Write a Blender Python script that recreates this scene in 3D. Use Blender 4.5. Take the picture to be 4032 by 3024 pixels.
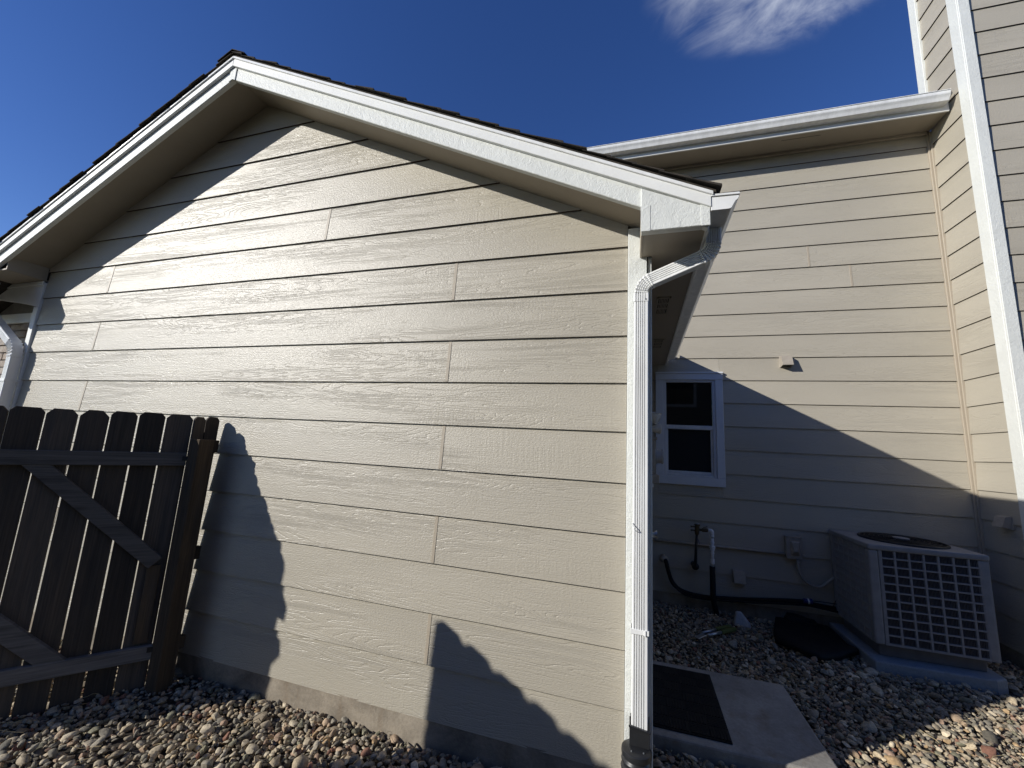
import bpy, bmesh, math, random
import numpy as np
from mathutils import Vector, Matrix

random.seed(7)
rng = np.random.default_rng(7)
SC = bpy.context.scene
COL = SC.collection
for o in list(bpy.data.objects):
    bpy.data.objects.remove(o)

# ------------------------------------------------------------------ camera
cam_d = bpy.data.cameras.new('camera')
cam = bpy.data.objects.new('camera', cam_d)
COL.objects.link(cam)
cam_d.sensor_fit = 'HORIZONTAL'
cam_d.sensor_width = 36.0
cam_d.lens = 14.0026
cam_d.clip_start = 0.02
cam_d.clip_end = 5000
RIGHT = Vector((0.95798606, 0.28161367, 0.05437323))
UP = Vector((-0.00605206, -0.1696861, 0.98547958))
FWD = Vector((-0.2867509, 0.94440477, 0.16085258))
CAM = Vector((0.0, -2.25105, 1.49542))
m = Matrix.Identity(4)
for i in range(3):
    m[i][0] = RIGHT[i]; m[i][1] = UP[i]; m[i][2] = -FWD[i]; m[i][3] = CAM[i]
cam.matrix_world = m
SC.camera = cam

# ------------------------------------------------------------------ sky
SUN = Vector((0.385, 0.30, -0.206)).normalized()      # direction the light travels
SUN_EL = math.asin(-SUN.z)
SUN_AZ = math.atan2(-SUN.x, -SUN.y)
world = bpy.data.worlds.new('World')
SC.world = world
world.use_nodes = True
nt = world.node_tree
bg = nt.nodes['Background']
sky = nt.nodes.new('ShaderNodeTexSky')
sky.sky_type = 'NISHITA'
sky.sun_disc = False
sky.sun_elevation = SUN_EL
sky.sun_rotation = SUN_AZ % (2 * math.pi)
sky.altitude = 1600
sky.air_density = 1.0
sky.dust_density = 0.25
sky.ozone_density = 1.6
hsv = nt.nodes.new('ShaderNodeHueSaturation')
hsv.inputs['Saturation'].default_value = 1.29
hsv.inputs['Hue'].default_value = 0.519
nt.links.new(sky.outputs[0], hsv.inputs['Color'])
bg.inputs['Strength'].default_value = 0.132


def wn(kind, **kw):
    n = nt.nodes.new(kind)
    for k, v in kw.items():
        setattr(n, k, v)
    return n


def wmath(op, a, b=None, c=None, clamp=False):
    n = wn('ShaderNodeMath', operation=op, use_clamp=clamp)
    for i, v in enumerate((a, b, c)):
        if v is None:
            continue
        if isinstance(v, (int, float)):
            n.inputs[i].default_value = v
        else:
            nt.links.new(v, n.inputs[i])
    return n.outputs[0]


# a wisp of cloud high to the north, in the sky itself
tc = wn('ShaderNodeTexCoord')
cdir = Vector((0.2641, 0.6327, 0.728)).normalized()
ce = Vector((0.92, -0.38, 0)).normalized()
ce = (ce - cdir * ce.dot(cdir)).normalized()
cn = cdir.cross(ce)
if cn.z < 0:
    cn = -cn


def wdot(v):
    n = wn('ShaderNodeVectorMath', operation='DOT_PRODUCT')
    nt.links.new(tc.outputs['Generated'], n.inputs[0])
    n.inputs[1].default_value = v
    return n.outputs['Value']


du, dv, dw = wdot(ce), wdot(cn), wdot(cdir)
comb = wn('ShaderNodeCombineXYZ')
nt.links.new(du, comb.inputs[0]); nt.links.new(dv, comb.inputs[1]); nt.links.new(dw, comb.inputs[2])
mp = wn('ShaderNodeMapping')
mp.inputs['Rotation'].default_value = (0, 0, 0.95)
mp.inputs['Scale'].default_value = (6.5, 13, 5)
nt.links.new(comb.outputs[0], mp.inputs[0])
nz = wn('ShaderNodeTexNoise')
nz.inputs['Scale'].default_value = 1.0
nz.inputs['Detail'].default_value = 9
nz.inputs['Roughness'].default_value = 0.62
nz.inputs['Distortion'].default_value = 0.5
nt.links.new(mp.outputs[0], nz.inputs['Vector'])
nz2 = wn('ShaderNodeTexNoise')
nz2.inputs['Scale'].default_value = 9.0
nz2.inputs['Detail'].default_value = 4
nt.links.new(comb.outputs[0], nz2.inputs['Vector'])
# elliptic body of the cloud
eu = wmath('POWER', wmath('ABSOLUTE', wmath('DIVIDE', wmath('SUBTRACT', du, 0.10), 0.30)), 2.0)
ev = wmath('POWER', wmath('ABSOLUTE', wmath('DIVIDE', wmath('SUBTRACT', dv, 0.105), 0.155)), 2.0)
body = wmath('SUBTRACT', 1.0, wmath('ADD', eu, ev))
body = wmath('SUBTRACT', body, wmath('MULTIPLY', wmath('LESS_THAN', dw, 0.2), 9.0))
dens = wmath('ADD', wmath('MULTIPLY', body, 0.42), wmath('MULTIPLY', wmath('SUBTRACT', nz.outputs['Fac'], 0.5), 1.25))
dens = wmath('ADD', dens, wmath('MULTIPLY', wmath('SUBTRACT', nz2.outputs['Fac'], 0.5), 0.5))
mr = wn('ShaderNodeMapRange', interpolation_type='SMOOTHSTEP')
mr.inputs['From Min'].default_value = -0.18
mr.inputs['From Max'].default_value = 0.62
nt.links.new(dens, mr.inputs['Value'])
mr2 = wn('ShaderNodeMapRange', interpolation_type='SMOOTHSTEP')
mr2.inputs['From Min'].default_value = -0.25
mr2.inputs['From Max'].default_value = 0.35
nt.links.new(body, mr2.inputs['Value'])
cf = wmath('MULTIPLY', wmath('MULTIPLY', mr.outputs[0], mr2.outputs[0]), 0.78)
mix = wn('ShaderNodeMix', data_type='RGBA')
nt.links.new(cf, mix.inputs['Factor'])
nt.links.new(hsv.outputs[0], mix.inputs['A'])
mix.inputs['B'].default_value = (6.4, 6.8, 7.6, 1)
nt.links.new(mix.outputs['Result'], bg.inputs['Color'])

# ------------------------------------------------------------------ sun
sun_d = bpy.data.lights.new('sun', 'SUN')
sun_d.energy = 5.0
sun_d.angle = math.radians(0.53)
sun_d.color = (1.0, 0.965, 0.895)
sun = bpy.data.objects.new('sun', sun_d)
COL.objects.link(sun)
sun.rotation_euler = SUN.to_track_quat('-Z', 'Y').to_euler()
sun.location = (-6, -6, 8)

SC.view_settings.view_transform = 'Standard'
SC.view_settings.look = 'None'
SC.view_settings.gamma = 1.0
SC.view_settings.exposure = 0.0
SC.view_settings.use_curve_mapping = False
SC.cycles.max_bounces = 8


# ------------------------------------------------------------------ materials
class Mat:
    """small node-graph helper round a Principled material"""

    def __init__(self, name, col=(.5, .5, .5), rough=.6, spec=.5, metal=0.0):
        self.m = bpy.data.materials.new(name)
        self.m.use_nodes = True
        self.t = self.m.node_tree
        self.b = self.t.nodes['Principled BSDF']
        self.set('Base Color', (*col, 1) if not hasattr(col, 'node') else col)
        self.set('Roughness', rough)
        self.set('Specular IOR Level', spec)
        self.set('Metallic', metal)

    def link(self, a, b):
        self.t.links.new(a, b)

    def inp(self, sock, v):
        if hasattr(v, 'node'):
            self.link(v, sock)
        elif isinstance(v, (tuple, list)) and len(v) == 3 and sock.type == 'RGBA':
            sock.default_value = (*v, 1)
        else:
            sock.default_value = v

    def set(self, name, v):
        self.inp(self.b.inputs[name], v)

    def node(self, kind, ins=None, **kw):
        n = self.t.nodes.new(kind)
        for k, v in kw.items():
            setattr(n, k, v)
        for k, v in (ins or {}).items():
            self.inp(n.inputs[k], v)
        return n

    def math(self, op, a, b=None, c=None, clamp=False):
        n = self.t.nodes.new('ShaderNodeMath')
        n.operation = op
        n.use_clamp = clamp
        for i, v in enumerate((a, b, c)):
            if v is not None:
                self.inp(n.inputs[i], v)
        return n.outputs[0]

    def obj(self):
        return self.node('ShaderNodeTexCoord').outputs['Object']

    def rnd(self):
        return self.node('ShaderNodeObjectInfo').outputs['Random']

    def xyz(self, v):
        n = self.node('ShaderNodeSeparateXYZ', {0: v})
        return n.outputs[0], n.outputs[1], n.outputs[2]

    def vec(self, x, y, z):
        return self.node('ShaderNodeCombineXYZ', {0: x, 1: y, 2: z}).outputs[0]

    def scale(self, v, s):
        return self.node('ShaderNodeMapping', {'Vector': v, 'Scale': s}).outputs[0]

    def noise(self, v, scale=1.0, detail=2.0, rough=.5, dist=0.0):
        return self.node('ShaderNodeTexNoise', {'Vector': v, 'Scale': scale, 'Detail': detail, 'Roughness': rough, 'Distortion': dist}).outputs['Fac']

    def rng(self, v, a, b, c=0.0, d=1.0, smooth=False):
        n = self.node('ShaderNodeMapRange', {'Value': v, 'From Min': a, 'From Max': b, 'To Min': c, 'To Max': d})
        if smooth:
            n.interpolation_type = 'SMOOTHSTEP'
        return n.outputs[0]

    def mix(self, f, a, b, mode='MIX'):
        n = self.t.nodes.new('ShaderNodeMix')
        n.data_type = 'RGBA'
        n.blend_type = mode
        self.inp(n.inputs['Factor'], f)
        self.inp(n.inputs['A'], a)
        self.inp(n.inputs['B'], b)
        return n.outputs['Result']

    def bump(self, h, strength=.5, dist=.002, normal=None):
        n = self.node('ShaderNodeBump', {'Height': h, 'Strength': strength, 'Distance': dist})
        if normal is not None:
            self.link(normal, n.inputs['Normal'])
        self.link(n.outputs[0], self.b.inputs['Normal'])
        return n.outputs[0]


def siding_material(name, col):
    M = Mat(name, col, .42, .5)
    ob = M.obj()
    x, y, z = M.xyz(ob)
    r = M.rnd()
    u = M.math('ADD', M.math('ADD', x, y), M.math('MULTIPLY', r, 137.0))
    r3 = M.math('MULTIPLY', r, 61.0)
    # cathedral figure: contour lines of a stretched noise
    h = M.noise(M.vec(M.math('MULTIPLY', u, .62), M.math('MULTIPLY', z, 7.5), r3), 1.0, 2.2, .5, .35)
    wob = M.noise(M.vec(M.math('MULTIPLY', u, 22.0), M.math('MULTIPLY', z, 60.0), r3), 1.0, 2, .6)
    ph = M.math('ADD', M.math('MULTIPLY', h, 30.0), M.math('MULTIPLY', wob, .55))
    saw = M.math('FRACT', ph)
    ridge = M.rng(M.math('ABSOLUTE', M.math('SUBTRACT', saw, .5)), .0, .17, 0, 1, True)
    zone = M.noise(M.vec(M.math('MULTIPLY', u, .5), M.math('MULTIPLY', z, 4.5), M.math('ADD', r3, 9.0)), 1.0, 2)
    zone = M.rng(zone, .42, .58, 0, 1, True)
    cath = M.math('MULTIPLY', M.math('SUBTRACT', ridge, .8), zone)
    # straight fibre lines, stipple and saw marks
    fib = M.noise(M.vec(M.math('MULTIPLY', u, 5.0), M.math('MULTIPLY', z, 130.0), r3), 1.0, 3, .6)
    stip = M.noise(M.vec(M.math('MULTIPLY', u, 75.0), M.math('MULTIPLY', z, 140.0), M.math('MULTIPLY', y, 0.0)), 1.0, 3, .65)
    sawm = M.noise(M.vec(M.math('MULTIPLY', u, 70.0), M.math('MULTIPLY', z, 4.0), r3), 1.0, 1)
    sz = M.noise(M.vec(M.math('MULTIPLY', u, 2.2), M.math('MULTIPLY', z, 5.0), M.math('ADD', r3, 31.0)), 1.0, 1)
    sawm = M.math('MULTIPLY', sawm, M.rng(sz, .54, .7))
    hh = M.math('ADD', M.math('MULTIPLY', cath, 1.1), M.math('MULTIPLY', fib, .9))
    hh = M.math('ADD', hh, M.math('MULTIPLY', stip, 2.1))
    hh = M.math('ADD', hh, M.math('MULTIPLY', sawm, .9))
    M.bump(hh, .6, .0022)
    # faint tone from board to board and dirt in the grain
    tone = M.rng(M.noise(M.vec(M.math('MULTIPLY', u, .8), M.math('MULTIPLY', z, 3.0), r3), 1.0, 4), .3, .7, .94, 1.05)
    tone = M.math('MULTIPLY', tone, M.rng(r, 0, 1, .965, 1.03))
    tone = M.math('MULTIPLY', tone, M.rng(ridge, 0, 1.0, .96, 1.0))
    c = M.mix(1.0, col, M.vec(tone, tone, tone), 'MULTIPLY')
    M.set('Base Color', c)
    M.set('Roughness', M.rng(stip, .35, .65, .32, .45))
    return M.m


def trim_material(name, col, bump=.5, rough=.5):
    M = Mat(name, col, rough, .45)
    x, y, z = M.xyz(M.obj())
    r = M.math('MULTIPLY', M.rnd(), 77.0)
    v = M.node('ShaderNodeVectorMath', {0: M.obj(), 1: M.vec(r, r, r)}, operation='ADD').outputs[0]
    n1 = M.noise(v, 140, 3, .65)
    n2 = M.noise(v, 28, 3, .6, .6)
    hh = M.math('ADD', n1, M.math('MULTIPLY', n2, 1.3))
    M.bump(hh, bump, .0025)
    g = M.rng(M.noise(v, 5, 5, .65), .3, .75, .93, 1.02)
    M.set('Base Color', M.mix(1.0, col, M.vec(g, g, M.math('MULTIPLY', g, .99)), 'MULTIPLY'))
    return M.m


def metal_paint(name, col, rough=.38):
    M = Mat(name, col, rough, .5)
    v = M.obj()
    g = M.rng(M.noise(M.scale(v, (14, 14, 2.2)), 1.0, 6, .65), .3, .72, .80, 1.03)
    M.set('Base Color', M.mix(1.0, col, M.vec(g, g, g), 'MULTIPLY'))
    M.bump(M.noise(v, 30, 2), .08, .002)
    return M.m


def wood_material(name, c1, c2, flat=False):
    M = Mat(name, c1, .85, .25)
    x, y, z = M.xyz(M.obj())
    r = M.math('MULTIPLY', M.rnd(), 53.0)
    h = M.math('ADD', x, M.math('MULTIPLY', y, .7))
    if flat:
        h, z = z, h
    v = M.vec(M.math('ADD', M.math('MULTIPLY', h, 9.0), r), M.math('MULTIPLY', z, .9), r)
    g = M.noise(v, 1.6, 5, .65, 1.2)
    fine = M.noise(M.vec(M.math('ADD', M.math('MULTIPLY', h, 120.0), r), M.math('MULTIPLY', z, 2.5), r), 1.0, 3, .6)
    stain = M.noise(M.vec(M.math('MULTIPLY', h, 14.0), M.math('MULTIPLY', z, 1.6), M.math('ADD', r, 8.0)), 1.0, 4, .6)
    c = M.mix(M.rng(g, .3, .7), c1, c2)
    c = M.mix(M.rng(stain, .52, .72, 0, .75), c, (.05, .045, .042))
    f = M.rng(fine, .3, .7, .7, 1.15)
    f = M.math('MULTIPLY', f, M.rng(M.rnd(), 0, 1, .62, 1.3))
    M.set('Base Color', M.mix(1.0, c, M.vec(f, f, f), 'MULTIPLY'))
    M.bump(M.math('ADD', fine, g), .5, .003)
    return M.m


def concrete_material(name, col, stain=.35, scale=1.0):
    M = Mat(name, col, .9, .3)
    v = M.obj()
    a = M.noise(v, 3.5 * scale, 6, .65, .4)
    b = M.noise(v, 55 * scale, 4, .7)
    pits = M.node('ShaderNodeTexVoronoi', {'Vector': v, 'Scale': 70 * scale}).outputs['Distance']
    c = M.mix(M.rng(a, .38, .7, 0, 1), col, tuple(k * (1 - stain) for k in col))
    rust = M.noise(M.scale(v, (7, 7, 1.6)), 1.0, 5, .6)
    c = M.mix(M.rng(rust, .56, .75, 0, .5 * (stain > .3)), c, (.17, .11, .06))
    g = M.rng(b, .25, .75, .82, 1.12)
    M.set('Base Color', M.mix(1.0, c, M.vec(g, g, g), 'MULTIPLY'))
    M.bump(M.math('ADD', M.math('ADD', b, a), M.rng(pits, 0, .3, 0, .5)), .5, .004)
    return M.m


def plain(name, col, rough=.5, spec=.5, metal=0.0, bump=0.0, bscale=200, var=.12):
    M = Mat(name, col, rough, spec, metal)
    v = M.obj()
    g = M.rng(M.noise(v, 14, 4, .6), .3, .7, 1 - var, 1 + var)
    M.set('Base Color', M.mix(1.0, col, M.vec(g, g, g), 'MULTIPLY'))
    if bump:
        M.bump(M.noise(v, bscale, 3, .6), bump, .002)
    return M.m


def stone_material(name, source):
    M = Mat(name, (.3, .27, .22), .8, .35)
    if source == 'attribute':
        base = M.node('ShaderNodeAttribute', attribute_name='stone').outputs['Color']
        geo = M.node('ShaderNodeTexCoord').outputs['Object']
    else:
        base = M.node('ShaderNodeObjectInfo').outputs['Color']
        geo = M.node('ShaderNodeNewGeometry').outputs['Position']
    a = M.noise(geo, 60, 5, .7)
    b = M.noise(M.scale(geo, (1, 1, 3)), 40, 3, .6, 1.5)
    g = M.math('MULTIPLY', M.rng(a, .25, .75, .62, 1.32), M.rng(b, .35, .65, .8, 1.14))
    c = M.mix(1.0, base, M.vec(g, g, g), 'MULTIPLY')
    M.set('Base Color', c)
    M.bump(a, .9, .004)
    return M.m


BEIGE = (.424, .388, .317)
MT = {}
MT['siding'] = siding_material('painted_lap_siding', BEIGE)
MT['siding_trim'] = trim_material('painted_beige_trim', (.40, .345, .27), .35)
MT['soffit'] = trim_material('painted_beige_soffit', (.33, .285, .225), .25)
MT['white'] = trim_material('rough_white_trim', (.70, .715, .69), 1.1)
MT['white_smooth'] = trim_material('white_trim_board', (.78, .785, .77), .3)
MT['gutter'] = metal_paint('white_enamel_metal', (.87, .875, .865), .33)
MT['vinyl'] = metal_paint('white_vinyl', (.66, .68, .71), .4)
MT['vinyl_trim'] = trim_material('white_window_trim', (.64, .66, .70), .4)
MT['wood'] = wood_material('weathered_cedar', (.064, .055, .048), (.10, .076, .058))
MT['wood_new'] = wood_material('brown_cedar_post', (.062, .045, .030), (.10, .070, .044))
MT['wood_grey'] = wood_material('grey_weathered_rail', (.12, .112, .108), (.155, .14, .13), True)
MT['foundation'] = concrete_material('foundation_concrete', (.33, .285, .225), .55)
MT['slab'] = concrete_material('slab_concrete', (.35, .33, .30), .34)
MT['pad'] = concrete_material('blue_grey_pad', (.275, .295, .315), .15)
MT['shaded_underside'] = plain('shade_brown_board_underside', (.055, .036, .032), .9, .2)  # brown board underside, darkened to paint in the shade under each lap
MT['louver'] = plain('dark_grey_louver', (.11, .11, .12), .5, .4)
MT['black_plastic'] = plain('black_plastic', (.018, .019, .021), .38, .5, bump=.1)
MT['black_rubber'] = plain('black_rubber', (.012, .012, .013), .75, .3, bump=.4)
MT['black_foam'] = plain('black_foam_insulation', (.012, .012, .013), .8, .3, bump=.5)
MT['tarp'] = plain('black_tarp', (.008, .008, .009), .7, .25, bump=.3, bscale=60)
MT['ac_paint'] = plain('grey_enamel', (.255, .25, .25), .5, .4, bump=.15)
MT['ac_coil'] = plain('dark_coil_fins', (.03, .03, .035), .6, .4)
MT['ac_fan'] = plain('black_fan_guard', (.012, .013, .014), .5, .4)
MT['tan_plastic'] = plain('tan_painted_metal', (.36, .32, .265), .5, .4, bump=.1)
MT['grey_plastic'] = plain('grey_plastic', (.40, .40, .40), .5, .4)
MT['pale_plastic'] = plain('pale_beige_plastic', (.60, .58, .52), .45, .4)
MT['pvc'] = plain('white_pvc', (.72, .73, .74), .4, .5)
MT['brass'] = plain('dark_brass', (.10, .075, .04), .45, .5, .6)
MT['bronze_black'] = plain('black_painted_pipe', (.02, .02, .02), .5, .4)
MT['steel'] = plain('galvanised_steel', (.42, .44, .46), .4, .5, .8)
MT['green_grip'] = plain('green_foam_grip', (.10, .115, .03), .75, .3, bump=.3)
MT['blue'] = plain('blue_label', (.015, .025, .12), .5, .4)
MT['label_white'] = plain('white_label', (.7, .7, .7), .5, .4)
MT['lens'] = plain('meter_glass', (.45, .46, .47), .1, .6)
MT['straw'] = plain('dry_straw', (.45, .36, .20), .8, .3)
MT['stone_grey'] = concrete_material('pale_concrete_lump', (.45, .46, .47), .2)
MT['pebble'] = stone_material('river_pebble', 'object')
MT['gravel'] = stone_material('river_gravel', 'attribute')

g = Mat('dark_window_glass', (.006, .007, .008), .03, .5)
g.bump(g.noise(g.obj(), 3, 1), .02, .01)
MT['glass'] = g.m
g = Mat('insect_screen', (.012, .013, .015), .55, .2)
MT['screen'] = g.m

g = Mat('asphalt_shingle', (.05, .045, .04), .95, .2)
v = g.obj()
a = g.noise(v, 350, 2, .7)
b = g.noise(v, 7, 3, .6)
c = g.mix(g.rng(b, .35, .65), (.028, .026, .024), (.065, .055, .045))
k = g.rng(a, .3, .7, .55, 1.5)
g.set('Base Color', g.mix(1.0, c, g.vec(k, k, k), 'MULTIPLY'))
g.bump(a, .8, .003)
MT['shingle'] = g.m

g = Mat('rock_face_brick', (.4, .35, .3), .9, .3)
v = g.obj()
a = g.noise(v, 22, 5, .65, .8)
r = g.rnd()
c = g.mix(g.rng(a, .35, .65), (.47, .43, .38), (.27, .23, .20))
c = g.mix(g.math('MULTIPLY', r, .55), c, (.36, .27, .20))
g.set('Base Color', c)
g.bump(a, 1.0, .012)
MT['brick'] = g.m
MT['neighbour_wall'] = plain('taupe_siding_paint', (.15, .13, .11), .7, .3)
MT['mortar'] = plain('grey_mortar', (.28, .27, .25), .95, .2, bump=.5)

g = Mat('dormant_yard', (.08, .065, .04), .95, .2)
v = g.obj()
a = g.noise(v, .6, 6, .65)
b = g.noise(v, 45, 4, .7)
c = g.mix(g.rng(a, .35, .65), (.105, .082, .045), (.05, .052, .028))
k = g.rng(b, .25, .75, .6, 1.3)
g.set('Base Color', g.mix(1.0, c, g.vec(k, k, k), 'MULTIPLY'))
g.bump(b, 1.0, .03)
MT['ground'] = g.m
MT['soil'] = plain('dark_bedding_soil', (.05, .042, .034), .95, .2, bump=.7, bscale=90)


# ------------------------------------------------------------------ geometry helpers
EMPTY_LOC = {}


def thing(name, label, cat, loc, group=None):
    o = bpy.data.objects.new(name, None)
    COL.objects.link(o)
    o.location = loc
    o.empty_display_size = .1
    o['label'] = label
    o['category'] = cat
    if group:
        o['group'] = group
    return o


def world_loc(o):
    p = Vector(o.location)
    while o.parent is not None:
        o = o.parent
        p = p + Vector(o.location)
    return p


def link_mesh(name, me, c, parent, mat, smooth, label, bevel):
    o = bpy.data.objects.new(name, me)
    COL.objects.link(o)
    if parent is not None:
        o.parent = parent
        o.location = Vector(c) - world_loc(parent)
    else:
        o.location = c
    if mat is not None:
        me.materials.append(MT[mat] if isinstance(mat, str) else mat)
    if smooth:
        me.shade_smooth()
        if smooth == 'auto':
            me.set_sharp_from_angle(angle=math.radians(38))
    if bevel:
        b = o.modifiers.new('bevel', 'BEVEL')
        b.width = bevel
        b.segments = 2 if bevel > .004 else 1
        b.limit_method = 'ANGLE'
        b.angle_limit = math.radians(40)
    if label:
        o['label'] = label
    return o


class MB:
    """collects shapes into one mesh (world coordinates)"""

    def __init__(self):
        self.v = []
        self.f = []

    def add(self, vs, fs):
        n = len(self.v)
        self.v += [tuple(p) for p in vs]
        self.f += [tuple(i + n for i in f) for f in fs]
        return self

    def box(self, a, b):
        x0, x1 = sorted((a[0], b[0])); y0, y1 = sorted((a[1], b[1])); z0, z1 = sorted((a[2], b[2]))
        return self.add([(x0, y0, z0), (x1, y0, z0), (x1, y1, z0), (x0, y1, z0), (x0, y0, z1), (x1, y0, z1), (x1, y1, z1), (x0, y1, z1)],
                        [(0, 3, 2, 1), (4, 5, 6, 7), (0, 1, 5, 4), (1, 2, 6, 5), (2, 3, 7, 6), (3, 0, 4, 7)])

    def hexa(self, p):
        return self.add(p, [(0, 3, 2, 1), (4, 5, 6, 7), (0, 1, 5, 4), (1, 2, 6, 5), (2, 3, 7, 6), (3, 0, 4, 7)])

    def beam(self, p, q, w, d, up=(0, 0, 1)):
        """bar from p to q, w along up, d along the side"""
        p, q = Vector(p), Vector(q)
        t = (q - p).normalized()
        s = t.cross(Vector(up)).normalized()
        u = s.cross(t)
        h = [p - u * w / 2 - s * d / 2, p - u * w / 2 + s * d / 2, q - u * w / 2 + s * d / 2, q - u * w / 2 - s * d / 2,
             p + u * w / 2 - s * d / 2, p + u * w / 2 + s * d / 2, q + u * w / 2 + s * d / 2, q + u * w / 2 - s * d / 2]
        return self.hexa(h)

    def prism(self, prof, e0, e1):
        """closed profile at e0 (list of points) joined to the same at e1"""
        n = len(prof(e0))
        A, B = prof(e0), prof(e1)
        fs = [(i, (i + 1) % n, (i + 1) % n + n, i + n) for i in range(n)]
        fs += [tuple(range(n - 1, -1, -1)), tuple(range(n, 2 * n))]
        return self.add(list(A) + list(B), fs)

    def loft(self, rings, cap=True, closed=True):
        n = len(rings[0])
        vs = [p for r in rings for p in r]
        fs = []
        for k in range(len(rings) - 1):
            for i in range(n if closed else n - 1):
                j = (i + 1) % n
                fs.append((k * n + i, k * n + j, (k + 1) * n + j, (k + 1) * n + i))
        if cap:
            fs.append(tuple(range(n - 1, -1, -1)))
            fs.append(tuple(range((len(rings) - 1) * n, len(rings) * n)))
        return self.add(vs, fs)

    def tube(self, pts, r, n=12):
        pts = [Vector(p) for p in pts]
        rr = r if isinstance(r, (list, tuple)) else [r] * len(pts)
        rings = []
        ref = None
        for i, p in enumerate(pts):
            t = (pts[min(i + 1, len(pts) - 1)] - pts[max(i - 1, 0)]).normalized()
            if ref is None:
                ref = Vector((0, 0, 1)) if abs(t.z) < .9 else Vector((1, 0, 0))
            s = t.cross(ref).normalized()
            u = s.cross(t).normalized()
            ref = u
            rings.append([p + (s * math.cos(2 * math.pi * k / n) + u * math.sin(2 * math.pi * k / n)) * rr[i] for k in range(n)])
        return self.loft(rings)

    def build(self, name, mat, parent=None, smooth=False, bevel=0.0, label=None):
        V = np.array(self.v, float)
        c = (V.min(0) + V.max(0)) / 2
        me = bpy.data.meshes.new(name)
        me.from_pydata([tuple(p) for p in (V - c)], [], self.f)
        bm = bmesh.new()
        bm.from_mesh(me)
        bmesh.ops.recalc_face_normals(bm, faces=bm.faces)
        bm.to_mesh(me)
        bm.free()
        return link_mesh(name, me, c, parent, mat, smooth, label, bevel)


def box(name, a, b, mat, parent=None, bevel=.002, label=None):
    return MB().box(a, b).build(name, mat, parent, False, bevel, label)


def smooth_path(pts, r, n=6):
    """fillet the corners of a polyline"""
    pts = [Vector(p) for p in pts]
    out = [pts[0]]
    for i in range(1, len(pts) - 1):
        a, b, c = pts[i - 1], pts[i], pts[i + 1]
        d = min(r, (b - a).length * .49, (c - b).length * .49)
        p, q = b + (a - b).normalized() * d, b + (c - b).normalized() * d
        for k in range(n + 1):
            t = k / n
            out.append(p * (1 - t) ** 2 + b * 2 * t * (1 - t) + q * t * t)
    out.append(pts[-1])
    return out


E_ = .27          # exposure of one siding course
LAP = .0135        # thickness of the boards


def plank(parent, axis, plane, sign, a, b, z0, z1, cuts=(), name='siding_plank'):
    """one lap board: bottom edge stands on the plane, top leans back by LAP. axis 0 runs along x (face -y), axis 1 along y (face -x or +x)"""
    bot, top = LAP, LAP * .05
    # profile in (outward, z)
    t = (z1 - z0) / E_
    prof = [(0.0, z0), (-.0133, z0), (-.0133 - LAP * t, z1 + .012), (-LAP * t, z1 + .012)]
    mb = MB()

    def P(e):
        r = []
        for o, z in prof:
            if axis == 0:
                r.append((e, plane + sign * o, z))
            else:
                r.append((plane + sign * o, e, z))
        return r
    mb.prism(P, a, b)
    V = np.array(mb.v, float)
    c = (V.min(0) + V.max(0)) / 2
    me = bpy.data.meshes.new(name)
    me.from_pydata([tuple(p) for p in (V - c)], [], mb.f)
    bm = bmesh.new()
    bm.from_mesh(me)
    for co, no in cuts:
        geom = bm.verts[:] + bm.edges[:] + bm.faces[:]
        res = bmesh.ops.bisect_plane(bm, geom=geom, plane_co=Vector(co) - Vector(c), plane_no=no, clear_outer=True)
        edges = [e for e in res['geom_cut'] if isinstance(e, bmesh.types.BMEdge)]
        if edges:
            bmesh.ops.holes_fill(bm, edges=edges)
    if not bm.faces:
        bm.free()
        bpy.data.meshes.remove(me)
        return None
    bmesh.ops.recalc_face_normals(bm, faces=bm.faces)
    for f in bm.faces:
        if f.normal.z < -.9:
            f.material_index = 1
    bm.to_mesh(me)
    bm.free()
    o = link_mesh(name, me, c, parent, 'siding', False, None, 0)
    me.materials.append(MT['shaded_underside'])
    return o


# ------------------------------------------------------------------ ground
GZ = -.13
ground = MB().add([(-600, -600, GZ - .03), (600, -600, GZ - .03), (600, 600, GZ - .03), (-600, 600, GZ - .03)], [(0, 1, 2, 3)]).build('ground', 'ground')
ground['kind'] = 'structure'

# ------------------------------------------------------------------ garage wing
SR, SL = .4925, .5226                   # slopes of the two rakes
AX, AZ = -3.04, 4.265                   # apex of the rake boards' lower edge


def zf(x):
    return AZ - SR * (x - AX) if x >= AX else AZ + SL * (x - AX)


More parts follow.
